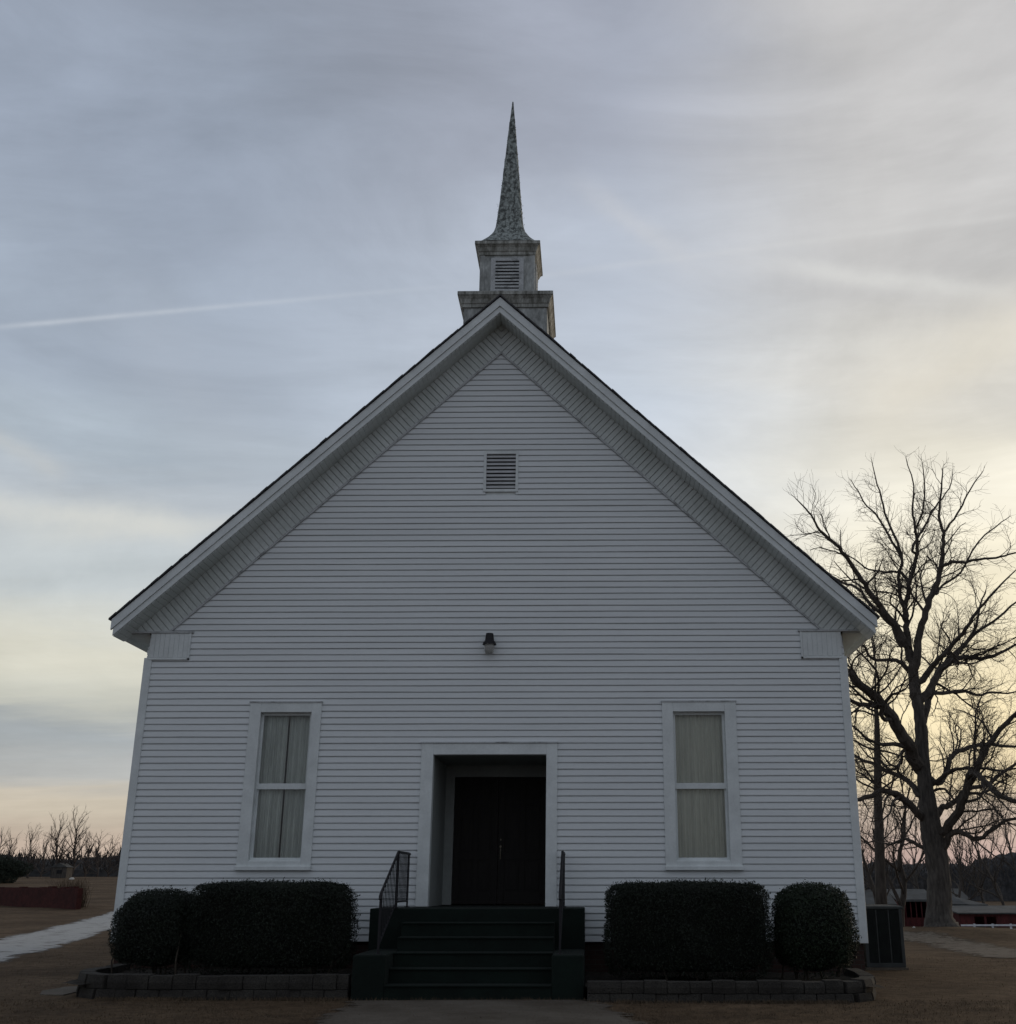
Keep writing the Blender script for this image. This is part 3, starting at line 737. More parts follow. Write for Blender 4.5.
tag(b.build('stepping_slab', M['concrete'], None, bevel=.01), 'flat pale concrete slab on the ground at the left end of the bed wall', 'slab')

# ================================================================== terrain, drives, path
def axis(lo, hi, fine0, fine1, step):
    v = []; x = fine0
    while x <= fine1: v.append(x); x += step
    s = step; x = fine0
    while x > lo: s *= 1.14; x -= s; v.append(x)
    s = step; x = fine1
    while x < hi: s *= 1.14; x += s; v.append(x)
    return sorted(v)
XA = axis(-1600, 1600, -24, 40, .8); YA = axis(-120, 2400, -19, 110, .8)
b = MB()
for y in YA:
    for x in XA: b.v.append((x, y, T(x, y)))
nx = len(XA)
for j in range(len(YA)-1):
    for i in range(nx-1): q = j*nx+i; b.f.append((q, q+1, q+nx+1, q+nx)); b.m.append(0)
tag(b.build('ground', M['ground'], None, smooth=True), kind='structure')
def strip(name, pts, widths, m, lift, seed, ncross=6, step=.35):
    rr = random.Random(seed); b = MB(); P = [Vector((*p, 0)) for p in pts]; rows = []
    for (a, c, w0, w1) in zip(P, P[1:], widths, widths[1:]):
        n = max(1, int((c-a).length/step))
        for i in range(n): rows.append((a.lerp(c, i/n), w0+(w1-w0)*i/n, (c-a).normalized()))
    l1 = l2 = 0
    for (p, w, d) in rows:
        nr = Vector((-d.y, d.x, 0)); l1 = l1*.7+rr.uniform(-.14, .14); l2 = l2*.7+rr.uniform(-.14, .14)
        for k in range(ncross+1):
            t = -1+2*k/ncross; ww = w*.5*t+(l1 if k == ncross else l2 if k == 0 else 0)
            q = p+nr*ww; b.v.append((q.x, q.y, T(q.x, q.y)+lift))
    for i in range(len(rows)-1):
        for k in range(ncross): q = i*(ncross+1)+k; b.f.append((q, q+ncross+1, q+ncross+2, q+1)); b.m.append(0)
    o = b.build(name, m, None, smooth=True); at_ = o.data.attributes.new('worn', 'FLOAT', 'POINT')
    at_.data.foreach_set('value', [abs(-1+2*(i % (ncross+1))/ncross) for i in range(len(b.v))]); tag(o, kind='structure')
strip('gravel_drive', [(-6.5, -14), (-8.6, -5), (-10.5, 2.5), (-11.75, 7.3), (-14.45, 17.4), (-16.8, 26), (-19.6, 38), (-24, 60)], [3.4, 3.4, 3.5, 3.5, 3.4, 3.4, 3.2, 3.6], M['gravel'], .012, 1)
g0 = onG(905, 935); g1 = onG(960, 944); g2 = onG(1016, 957)
strip('gravel_track', [(2, 33), (g0.x-5, g0.y+2), (g0.x, g0.y), (g1.x, g1.y), (g2.x, g2.y), (g2.x+6, g2.y-5), (g2.x+14, g2.y-12)], [3, 4.4, 6.5, 5.2, 4.4, 4.2, 4], M['gravel2'], .012, 2)
strip('path', [(.1, -2.76), (.2, -4), (.6, -7), (1.2, -19)], [3.9, 4.0, 4.3, 4.6], M['path'], .012, 3, ncross=8)
# dry grass blades (countless)
b = MB(); rr = random.Random(9)
def inpath(x, y): return abs(x-(.15+(-2.76-y)*.06)) < 1.75 and y < -2.7
for i in range(60000):
    if i < 34000: x = rr.uniform(-7, 9.5); y = rr.uniform(-6.5, -2.7)
    elif i < 50000: x = rr.choice((rr.uniform(-12, -6), rr.uniform(5.8, 16))); y = rr.uniform(-3, 14)
    else:                                           # longer fringe at the foot of walls
        x = rr.uniform(-4.9, 4.9); y = (-2.76 if x < 0 else -3.03)-abs(rr.gauss(0, .06))
        if -1.6 < x < 1.55: y = -2.78-abs(rr.gauss(0, .04))
    if -5.9 < x < 5.9 and y > -2.62: continue
    if inpath(x, y) and rr.random() < .85: continue
    if math.sin(x*1.7+math.sin(y*2.1))*math.sin(y*1.9+x*.6) < -.35 and rr.random() < .7: continue
    dx = x+10.5+(y-2.5)*.265
    if abs(dx) < 1.6 and x < -6: continue
    z = T(x, y)-.004; h = rr.uniform(.012, .04)*(1.6 if i >= 50000 else 1); a = rr.uniform(0, PI); w = rr.uniform(.003, .006)
    lx_, ly_ = rr.gauss(0, .02), rr.gauss(0, .02)
    b.add([(x-w*math.cos(a), y-w*math.sin(a), z), (x+w*math.cos(a), y+w*math.sin(a), z), (x+lx_, y+ly_, z+h)], [(0, 1, 2)])
tag(b.build('grass', M['grassblade'], None), kind='stuff')

# ================================================================== trees
class Grower:
    def __init__(s, seed, K=13., up=.18, rmin=.010, wig=.16, tips=True, maxlev=7, spread=(.45, 1.0), dens=1.):
        s.r = random.Random(seed); s.mb = MB(); s.K = K; s.up = up; s.rmin = rmin; s.wig = wig; s.maxlev = maxlev; s.spread = spread; s.dens = dens; s.n = 0
    def sides(s, r): return 10 if r > .3 else 7 if r > .1 else 5 if r > .04 else 3
    def path(s, p, d, L, r, rend):
        n = max(3, min(9, int(L/.35)+2)); pts = [p.copy()]; rad = [r]; d = d.normalized()
        for i in range(n):
            t = (i+1)/n
            d = (d+Vector([s.r.gauss(0, s.wig) for _ in range(3)])+Vector((0, 0, s.up*.35))).normalized()
            pts.append(pts[-1]+d*(L/n)); rad.append(r+(rend-r)*t)
        return pts, rad
    def emit(s, pts, rad, cap=False):
        s.mb.tube(pts, rad, s.sides(max(rad)), cap=cap); s.n += 1
    def shoots(s, pts, rad, lev, t0=.25, cnt=None, rmul=(.35, .7)):
        if lev > s.maxlev: return
        L = sum((b-a).length for a, b in zip(pts, pts[1:]))
        if cnt is None: cnt = max(2, int(L*s.dens/(.20+3.2*rad[len(rad)//2])))
        n = len(pts)-1
        for i in range(cnt):
            t = t0+(1-t0)*(i+s.r.random())/cnt; f = min(t, .999)*n; j = int(f); u = f-j
            p = pts[j].lerp(pts[j+1], u); rp = rad[j]+(rad[j+1]-rad[j])*u
            d = (pts[j+1]-pts[j]).normalized()
            r = rp*s.r.uniform(*rmul)
            if r < s.rmin*.7: r = s.rmin*.7
            ax = d.orthogonal().normalized(); an = s.r.uniform(0, 2*PI); ax = ax*math.cos(an)+d.cross(ax)*math.sin(an)
            sp_ = s.r.uniform(*s.spread); nd = (d*math.cos(sp_)+ax*math.sin(sp_)).normalized()
            nd = (nd+Vector((0, 0, s.up))).normalized()
            s.branch(p, nd, s.K*r**.62*s.r.uniform(.7, 1.25), r, lev+1)
    def branch(s, p, d, L, r, lev):
        rend = max(r*.35, s.rmin*.45)
        pts, rad = s.path(p, d, L, r, rend); s.emit(pts, rad)
        if r > s.rmin: s.shoots(pts, rad, lev)
    def limb(s, pts, rad, lev=1, t0=.2, cnt=None, rmul=(.2, .5), smooth=True):
        if smooth:
            q = []; rq = []
            for i in range(len(pts)-1):
                a, b_, c, d = pts[max(0, i-1)], pts[i], pts[i+1], pts[min(len(pts)-1, i+2)]
                for k in range(3):
                    t = k/3
                    q.append(.5*((2*b_)+(c-a)*t+(2*a-5*b_+4*c-d)*t*t+(3*b_-a-3*c+d)*t**3)); rq.append(rad[i]+(rad[i+1]-rad[i])*t)
            q.append(pts[-1]); rq.append(rad[-1]); pts, rad = q, rq
            wj = [min(.05, rad[i]*.12+.012) for i in range(len(pts))]
            pts = [p+Vector((s.r.gauss(0, w), s.r.gauss(0, w), s.r.gauss(0, w))) if 0 < i < len(pts)-1 else p for i, (p, w) in enumerate(zip(pts, wj))]
        s.emit(pts, rad, cap=True); s.shoots(pts, rad, lev, t0, cnt, rmul)
        for _ in range(3): s.branch(pts[-1], (pts[-1]-pts[-2]).normalized()+Vector([s.r.gauss(0, .35) for _ in range(3)]), s.r.uniform(.2, .5), max(.009, rad[-1]*.5), 5)

# --- the big oak, limbs surveyed from the photograph and spread in depth
OY = 37.0
PXM = 20.6                                           # pixels per metre at that distance
def zA_(l): return [(760+x/3.94, 440+y/3.94, r) for x, y, r in l]
def zB_(l): return [(800+x/3.657, 680+y/3.657, r) for x, y, r in l]
def wl3(l, y0, y1):
    n = len(l); P = []; Rr = []
    for i, (x, y, r) in enumerate(l):
        P.append(wY(x, y, OY+y0+(y1-y0)*(i/(n-1))**1.0)); Rr.append(r/PXM)
    return P, Rr
oak = empty('oak_tree', (OAK[0], OAK[1], T(*OAK)), 'huge bare spreading tree with thick trunk, right of the church', 'tree')
G = Grower(21, K=14.5, up=.07, rmin=.0095, wig=.22, dens=1.12)
anchors = []
tr = zB_([(518, 915, 23), (512, 885, 17), (510, 850, 14), (510, 780, 12.8), (508, 700, 12.6), (495, 620, 12.6), (482, 560, 12.4), (470, 480, 10.5), (460, 400, 9.6), (452, 330, 8.6), (447, 260, 8.0), (445, 200, 7.6), (436, 120, 6.8), (426, 60, 6.2), (420, 10, 5.8)])
tr[0] = (tr[0][0], 931, 24)
P, Rr = wl3(tr, 0, 0); trunk = MB()
fine = []; fr = []
for i in range(len(P)-1):
    for k in range(4): t = k/4; fine.append(P[i].lerp(P[i+1], t)); fr.append((Rr[i]*(1-t)+Rr[i+1]*t)*.82)
fine.append(P[-1]); fr.append(Rr[-1])
trunk.tube(fine, fr, 18); anchors += list(fine)
rr = random.Random(2)
nv = []
for i, v in enumerate(trunk.v):                      # fluted bark and root flare
    ring = i//18; k = i % 18
    if ring < len(fine):
        c = fine[ring]; q = Vector(v)-c; amp = 1+.06*math.sin(k*2*PI/18*4+ring*.15)+.05*rr.gauss(0, 1)+(.28*max(0, math.cos(k*2*PI/18*5))*max(0, 1-ring/6))
        v = tuple(c+q*amp)
    nv.append(v)
trunk.v = nv
trunk.build('trunk', M['bark'], oak, smooth=True)
limbs = [
 # upper leaders (zoom A space)
 (zA_([(610,1000,5.6),(605,900,5.2),(590,840,4.4),(578,760,3.4),(575,720,3.1),(572,660,2.7),(585,600,2.4),(605,500,2.1),(620,420,1.8),(612,350,1.4),(600,270,1.1),(605,180,.8),(575,70,.4)]), 0, .5),
 (zA_([(606,900,4.8),(618,820,4.0),(640,730,3.5),(660,650,3.3),(690,580,2.8),(712,500,2.4),(720,430,2.0),(722,370,1.7),(705,300,1.4),(715,200,1.0),(720,110,.5)]), 0, -1.5),
 (zA_([(712,500,2.),(760,480,1.7),(810,480,1.5),(860,470,1.3),(930,465,1.1),(980,450,.9),(1040,440,.6)]), -.8, -3),
 (zA_([(722,370,1.3),(750,330,1.1),(790,270,1.),(815,220,.8),(850,160,.6),(880,120,.35)]), -1, -2.5),
 (zA_([(575,800,4.2),(545,745,3.6),(490,680,3.2),(440,610,2.9),(400,550,2.5),(360,490,2.2),(325,440,1.9),(280,395,1.6),(235,355,1.3),(210,310,1.),(180,270,.8),(140,230,.45)]), -.2, -4),
 (zA_([(555,800,2.6),(520,730,2.2),(470,680,2.0),(430,640,1.8),(380,580,1.6),(320,560,1.3),(260,520,1.),(210,490,.6)]), 0, 3),
 (zA_([(578,690,2.2),(555,620,2.0),(545,540,1.8),(560,470,1.6),(540,400,1.4),(500,310,1.2),(480,230,1.),(455,150,.7),(440,80,.35)]), 0, 2.5),
 (zA_([(560,470,1.6),(520,400,1.4),(470,310,1.1),(420,260,.9),(385,200,.7),(360,160,.35)]), 1, 4),
 (zA_([(600,430,1.5),(630,370,1.3),(670,300,1.1),(700,250,.9),(745,190,.7),(760,120,.35)]), 0, 3.5),
 (zA_([(612,350,1.2),(640,280,1.),(650,190,.8),(640,90,.4)]), 0, -2),
 (zA_([(585,560,1.7),(555,520,1.4),(500,520,1.2),(430,510,1.),(370,470,.8),(300,430,.5)]), .3, 3),
 (zA_([(575,900,2.6),(550,870,2.2),(500,870,1.7),(440,860,1.5),(410,815,1.2),(380,800,.8)]), 0, -3),
 # right middle
 (zA_([(640,940,3.4),(680,890,3.0),(720,850,2.6),(770,790,2.1),(810,740,1.8),(850,680,1.5),(900,620,1.2),(950,570,.9),(1010,510,.5)]), -.2, -4),
 (zA_([(665,1000,4.0),(700,930,3.4),(745,870,3.0),(800,855,2.6),(850,860,2.2),(920,850,1.8),(980,820,1.4),(1060,790,.9),(1130,770,.5)]), .1, 3.5),
 (zA_([(760,870,1.8),(830,780,1.6),(880,740,1.4),(940,700,1.2),(1010,640,.9),(1070,600,.5)]), 0, -1.5),
 (zA_([(700,600,1.6),(720,570,1.3),(790,520,1.1),(860,400,.9),(930,340,.7),(985,300,.35)]), -.5, 2),
 # trunk limbs (zoom B space)
 (zB_([(432,320,7.0),(405,265,6.6),(375,215,6.0),(335,140,5.4),(295,80,4.8),(250,45,4.2),(200,0,3.4),(150,-55,2.7),(90,-120,2.0),(30,-170,1.3),(-40,-215,.7)]), 0, -6),
 (zB_([(290,95,2.6),(250,95,2.2),(205,85,1.9),(160,60,1.5),(100,40,1.1),(40,10,.6)]), -2, -6),
 (zB_([(448,150,3.6),(470,90,3.4),(482,30,3.2),(505,-30,2.8),(545,-80,2.3),(590,-120,1.9),(640,-190,1.5),(660,-270,1.1),(680,-330,.6)]), 0, 4),
 (zB_([(485,50,2.2),(540,45,1.9),(600,40,1.6),(650,55,1.4),(700,45,1.2),(760,50,.9),(830,30,.5)]), .5, 4.5),
 (zB_([(470,360,3.2),(500,375,3.0),(530,345,2.8),(545,290,2.6),(580,260,2.3),(640,240,2.1),(700,235,1.8),(760,245,1.5),(840,235,1.),(930,215,.5)]), 0, 3.5),
 (zB_([(500,372,2.2),(545,335,1.8),(590,325,1.5),(650,322,1.3),(740,330,1.1),(830,315,.6)]), -.2, -3),
 (zB_([(500,565,5.0),(535,550,4.8),(560,515,4.4),(585,460,4.1),(610,405,3.8),(640,340,3.4),(665,285,3.1),(700,220,2.7),(745,165,2.3),(800,115,1.9),(860,60,1.4),(930,10,.9),(990,-50,.5)]), 0, -5),
 (zB_([(600,430,3.0),(612,370,3.0),(620,340,2.8),(650,345,2.6),(690,385,2.5),(735,425,2.4),(800,440,2.2),(870,420,1.6),(950,430,.9)]), -1.2, -6),
 (zB_([(500,500,3.6),(525,465,3.0),(560,450,2.5),(610,400,2.2),(680,385,2.0),(740,340,1.7),(800,300,1.3),(880,270,.8)]), 0, 2),
 (zB_([(505,640,4.0),(535,600,3.6),(548,565,3.0),(585,555,2.6),(620,575,2.2),(660,580,2.0),(700,550,1.7),(750,515,1.5),(800,505,1.2),(870,480,.7)]), 0, -2.5),
 (zB_([(455,510,4.0),(425,480,3.7),(395,450,3.4),(350,415,3.0),(300,405,2.6),(240,430,2.2),(190,440,1.6),(130,430,1.),(60,440,.5)]), 0, -4),
 (zB_([(430,415,3.0),(405,380,2.7),(360,350,2.4),(310,330,2.1),(270,305,1.8),(220,290,1.5),(170,255,1.1),(110,230,.6)]), 0, 3.5),
 (zB_([(440,300,2.2),(405,260,1.7),(375,265,1.6),(370,300,1.5),(330,330,1.3),(290,290,1.1),(250,280,.9),(210,230,.5)]), 0, 2),
 (zB_([(395,250,2.4),(340,235,2.),(290,235,1.6),(240,210,1.3),(200,170,1.),(150,150,.6)]), -1, -3),
 (zB_([(490,560,2.8),(470,610,2.3),(430,600,1.9),(385,580,1.6),(330,600,1.2),(270,590,.8),(220,600,.4)]), 0, 3),
 (zB_([(500,400,1.4),(530,400,1.2),(560,435,.9),(600,470,.5)]), 0, -1),
]
for (l, y0, y1) in limbs:
    P, Rr = wl3(l, y0, y1); P = list(P)
    big = Rr[0] > .12
    s0 = P[0]; back = (P[0]-P[1]).normalized()
    cand = [q for q in anchors if q.z < s0.z+.25*(s0-q).length]
    q = min(cand, key=lambda q: (q-s0).length+.6*max(0, q.z-s0.z+.3)-.3*max(0, (q-s0).normalized().dot(back) if (q-s0).length > 1e-6 else 0)*min(1, (q-s0).length))
    if (q-s0).length > .08: P = [q]+P; Rr = [Rr[0]*1.05]+Rr
    for a_, c_ in zip(P, P[1:]): anchors += [a_.lerp(c_, .33), a_.lerp(c_, .66), c_]
    G.limb(P, Rr, lev=2, t0=.25 if big else .15, rmul=(.24, .50))
G.mb.build('crown', M['barkd'], oak)
print('oak branches', G.n, 'verts', len(G.mb.v))

def bare_tree(name, X, Y, H, r0, label, seed, cat='tree', grp=None, m='barkf', K=11., rmin=.03, lean=(0, 0), nl=6, fork=.3, up=.25, dens=.8, z0=None, spread=(.3, .8), trunkpts=None, rad_end=.25):
    z = T(X, Y) if z0 is None else z0
    e = empty(name, (X, Y, z), label, cat, grp); G = Grower(seed, K=K, up=up, rmin=rmin, wig=.16, dens=dens, spread=spread, maxlev=5)
    rr = G.r; n = 9; pts = []; rad = []
    dx = dy = 0
    for i in range(n+1):
        t = i/n; dx += rr.gauss(0, .010)*H; dy += rr.gauss(0, .010)*H
        pts.append(Vector((X+lean[0]*t*H+dx*(t > 0), Y+lean[1]*t*H+dy*(t > 0), z-.1+(H*.60+.1)*t))); rad.append(r0*(1.25 if i == 0 else 1)*(1-t)+r0*rad_end*t)
    tb = MB(); tb.tube(pts, rad, 8); tb.build('trunk', M[m], e, smooth=True)
    for i in range(nl):
        t = fork+(1-fork)*(i+.5)/nl; f = t*n; j = min(n-1, int(f)); p = pts[j].lerp(pts[j+1], f-j); rp = rad[j]+(rad[j+1]-rad[j])*(f-j)
        a = rr.uniform(0, 2*PI); el = rr.uniform(.35, .75)+t*.5; d = Vector((math.cos(a)*math.cos(el), math.sin(a)*math.cos(el), math.sin(el)))
        G.branch(p, d, H*(.46-.12*t)*rr.uniform(.8, 1.1), max(.035, rp*rr.uniform(.4, .65)), 1)
    for _ in range(3): G.branch(pts[-1], Vector((rr.uniform(-.4, .4), rr.uniform(-.4, .4), 1)), H*.34, max(.035, rad[-1]*.8), 1)
    G.mb.build('crown', M[m], e)
    return e
# --- trees beside the oak
def base(x, Y): return wY(x, 884, Y).x
bx = base(880.5, 43)
t2 = empty('slim_tree', (bx, 43, T(bx, 43)), 'straight slim dark trunk just left of the huge spreading tree', 'tree')
G2 = Grower(5, K=10, up=.1, rmin=.016, dens=.8)
P = [wY(x, y, 43) for x, y in ((881, 915), (880.5, 880), (879.5, 840), (878, 800), (877.5, 760), (877, 725), (876, 705), (875, 690), (876, 670))]
P[0].z = T(bx, 43)-.1
tb = MB(); tb.tube(P, [.36, .28, .25, .22, .19, .145, .11, .06, .03], 9); tb.build('trunk', M['barkd'], t2, smooth=True)
for i, (a, dxx, dz) in enumerate(((3, -1, .4), (3, 1, .5), (4, .9, .1), (4, -.9, .3), (5, 1, .6), (5, -1, .3), (6, .8, .8), (6, -.8, .9), (7, .4, 1), (8, -.3, 1))):
    G2.branch(P[a]+Vector((0, 0, .5)), Vector((dxx, G2.r.uniform(-.5, .5), dz)), G2.r.uniform(2.6, 4.2), .06, 2)
G2.mb.build('crown', M['barkd'], t2)
bare_tree('leaning_tree', base(896, 46), 46, 11, .22, 'dark forked tree leaning right between the slim trunk and the thick oak trunk', 33, m='barkd', lean=(.12, 0), rmin=.02, nl=9, fork=.2, dens=1.)
bare_tree('leaning_tree', base(891, 52), 52, 10, .18, 'thin tree leaning left behind the straight slim trunk', 35, m='barkd', lean=(-.16, 0), rmin=.02, nl=8, fork=.25, dens=1.)
grp = 'bare trees behind the red barn'
rb = [(868, 100, 15, 'leftmost bare tree behind the church corner'), (914, 112, 14, 'bare tree seen just left of the thick oak trunk behind the sheds'),
      (953, 118, 14.5, 'bare twiggy tree just right of the thick oak trunk'), (966, 126, 13, 'bare tree above the ridge of the red barn'),
      (981, 120, 16, 'slender fan shaped bare tree above the barn roof'), (1003, 112, 17, 'bare tree leaning left over the low barn roof, near the picture edge'), (1022, 118, 18, 'bare tree at the right picture edge behind the barn')]
for i, (x, Y, H, lb) in enumerate(rb):
    bare_tree('bare_tree', base(x, Y), Y, H, .20, lb, 50+i, grp=grp, rmin=.020, nl=13, fork=.18, lean=((-.22, 0) if i in (5,) else (.05*(i % 3-1), 0)), up=.25, K=9, m='barkd', dens=.75)

# --- left tree line beyond the field
grp = 'bare trees at the far side of the field'
lb = [(-6, 125, 6.2, 'bare tree at the left picture edge across the field'), (7, 128, 5.8, 'small bare tree second from the left edge across the field'), (27, 120, 6.5, 'knobbly bare tree between the left edge and the tall pair'),
      (40, 130, 5.6, 'low bare tree just left of the tall pair'), (55, 122, 8.0, 'left one of the two tall bare trees across the field'), (68, 124, 9.0, 'right and taller one of the two tall bare trees across the field'),
      (84, 132, 6.0, 'low bare tree right of the tall pair'), (96, 136, 6.2, 'rounded bare tree midway to the church wall'), (107, 140, 5.9, 'bare tree closest to the left church wall'), (122, 140, 6.6, 'bare tree mostly hidden behind the left church wall')]
for i, (x, Y, H, l_) in enumerate(lb):
    tall = i in (4, 5)
    bare_tree('bare_tree', base(x, Y), Y, H, (.17 if tall else .13), l_, 80+i, grp=grp, rmin=.017, nl=24 if tall else 20, fork=.12 if tall else .08, up=.22 if tall else .12, K=7.5, dens=1.0, spread=(.3, .8) if tall else (.4, 1.0), lean=(.03 if i == 5 else -.02, 0))

def woodland(name, pts, seed, m, tall=.5, dens=60):
    # pts: (x, y, zbase, ztop) along the ridge; a noisy mass of scrub and stems
    rr = random.Random(seed); b = MB(); n = 0
    rows = []
    for (a, c) in zip(pts, pts[1:]):
        k = max(2, int(math.hypot(c[0]-a[0], c[1]-a[1])/1.2))
        for i in range(k): t = i/k; rows.append([a[j]+(c[j]-a[j])*t for j in range(4)])
    off = 0
    for r_ in rows:
        off = off*.8+rr.uniform(-.22, .22); h = (r_[3]-r_[2])
        zt = r_[3]+off*h*.22
        for (dy, f) in ((-6, 0), (-5, .45), (-3, .75), (0, .93), (4, .98), (9, .7), (14, 0)):
            b.v.append((r_[0]+rr.uniform(-.3, .3), r_[1]+dy+rr.uniform(-.5, .5), r_[2]-.4+(zt-r_[2])*f*rr.uniform(.88, 1.05)))
    for i in range(len(rows)-1):
        for k in range(6): q = i*7+k; b.f.append((q, q+7, q+8, q+1)); b.m.append(0)
    for i in range(int(len(rows)*dens)):
        r_ = rr.choice(rows); h = r_[3]-r_[2]; x = r_[0]+rr.uniform(-.7, .7); f = rr.random()**.6; y = r_[1]+rr.uniform(-7, 6)
        z = r_[2]+(h*1.0)*f*rr.uniform(.5, 1.); s = rr.uniform(.4, 1.)*tall
        a = rr.uniform(-.6, .6); w = .05+.06*s
        b.add([(x-w, y, z), (x+w, y, z), (x+math.sin(a)*s+.02, y+rr.uniform(-.3, .3), z+math.cos(a)*s*1.6), (x+math.sin(a)*s-.02, y, z+math.cos(a)*s*1.6)], [(0, 1, 2, 3)])
    o = b.build(name, m, None); tag(o, kind='stuff'); return o
def seg(xs_rows, Y):
    out = []
    for (x, top) in xs_rows:
        p = wY(x, top, Y); out.append((p.x, Y, T(p.x, Y), p.z))
    return out
woodland('far_woods', seg([(-160, 852), (-60, 852), (0, 852), (30, 856), (60, 857), (85, 853), (110, 851), (130, 850), (200, 852)], 160), 3, M['wood_far'], 1.0, 40)
M['hill'] = mat('hillside_woods', (.060, .058, .058), 1, col2=(.036, .037, .040), scale=.12, fine=.4, bscale=1.2)  # paler than far_woodland: distance haze put into the colour
woodland('hill_woods', seg([(820, 868), (862, 861), (900, 861), (935, 862), (960, 861), (985, 858), (1016, 854), (1060, 849), (1150, 845)], 300), 4, M['hill'], 1.8, 60)
# dark evergreen thicket at left edge, pale shed and white boulder across the field
P0 = onG(6, 884)
e = empty('evergreen_bush', (P0.x, P0.y, P0.z), 'dark evergreen bush at the left picture edge beyond the brick wall', 'bush')
b = MB(); rr = random.Random(4)
for i in range(9000):
    a, c = rr.uniform(0, 2*PI), rr.uniform(-1, 1); q = rr.random()**.3; s = math.sqrt(1-c*c)
    lump = 1+.22*math.sin(a*3)*s+.18*math.sin(c*5+a*2)
    p = Vector((P0.x-2.2+2.6*s*math.cos(a)*q*lump, P0.y+2+2.2*s*math.sin(a)*q, P0.z+1.25+1.35*c*q*lump))
    if p.z < P0.z: continue
    d = Vector([rr.gauss(0, 1) for _ in range(3)]).normalized()*.16; t = d.orthogonal().normalized()*.05
    b.add([p-d-t, p+t, p+d-t*.3], [(0, 1, 2)])
b.build('foliage', M['pine'], e)
b = MB(); b.tube([Vector((P0.x-2.2, P0.y+2, P0.z-.2)), Vector((P0.x-2.2, P0.y+2, P0.z+1.8))], [.15, .08], 7); b.build('stem', M['twig'], e)
q = wY(72, 876.0, 112); rock(q.x, 112, T(q.x, 112)-.1, .30, 'small white boulder at the far edge of the field', 'boulder', 'boulder', M['stone'])
q = wY(62, 876, 122); zg = T(q.x, 122)
sh_ = empty('shed', (q.x, 122, zg), 'tiny grey shed among the trees at the far edge of the field', 'shed')
b = MB(); b.box(q.x-.9, q.x+.9, 121, 122.6, zg-.1, zg+1.2); b.build('wall', M['bark'], sh_)
b = MB(); b.prism_y([(q.x-1.05, zg+1.2), (q.x+1.05, zg+1.2), (q.x, zg+1.7)], 120.9, 122.7); b.build('roof', M['tin'], sh_)
b = MB(); b.box(q.x-.25, q.x+.35, 120.95, 121, zg+.5, zg+.9); b.build('window', M['dark'], sh_)

# --- low red brick wall in the field
a = onG(78, 909.5); 
pL = wY(0, 905, a.y+9); Lx = pL.x
tops = wY(78, 887.5, a.y).z
b = MB(); rr = random.Random(8)
A = Vector((a.x, a.y, 0)); Bv = Vector((onG(-40, 903).x, onG(-40, 903).y, 0)); d = (Bv-A).normalized(); nn = Vector((-d.y, d.x, 0))*.13; L_ = (Bv-A).length
k = int(L_/.42)
for i in range(k):
    p, q = A+d*(L_*i/k), A+d*(L_*(i+1)/k); z0 = min(T(p.x, p.y), T(q.x, q.y))-.3; zt = tops+(rr.uniform(-.05, .05) if i < 14 else rr.uniform(-.012, .012))
    c4 = [p-nn, q-nn, q+nn, p+nn]
    b.add([(v.x, v.y, z0) for v in c4]+[(v.x, v.y, zt) for v in c4], [(0, 3, 2, 1), (4, 5, 6, 7), (0, 1, 5, 4), (1, 2, 6, 5), (2, 3, 7, 6), (3, 0, 4, 7)])
o = b.build('brick_wall', M['farbrick'], None, loc=(a.x, a.y, a.z)); tag(o, 'low dark red brick wall standing in the brown field at left', 'wall')
# dry scrub behind its right end
b = MB()
for i in range(500):
    pq = A+d*rr.uniform(.6, 3.4); x = pq.x+rr.gauss(0, .1); y = pq.y+rr.uniform(.7, 1.6); z = T(x, y); h = rr.uniform(.6, 1.4)
    b.tube([Vector((x, y, z)), Vector((x+rr.gauss(0, .08), y+rr.gauss(0, .1), z+h*.5)), Vector((x+rr.gauss(0, .2), y+rr.gauss(0, .2), z+h))], [.012, .009, .004], 3, cap=False)
o = b.build('dry_bush', M['scrub'], None, loc=(A.x-2, A.y+1.2, T(A.x-2, A.y+1.2))); tag(o, 'dry brown brush poking up behind the low brick wall', 'bush')

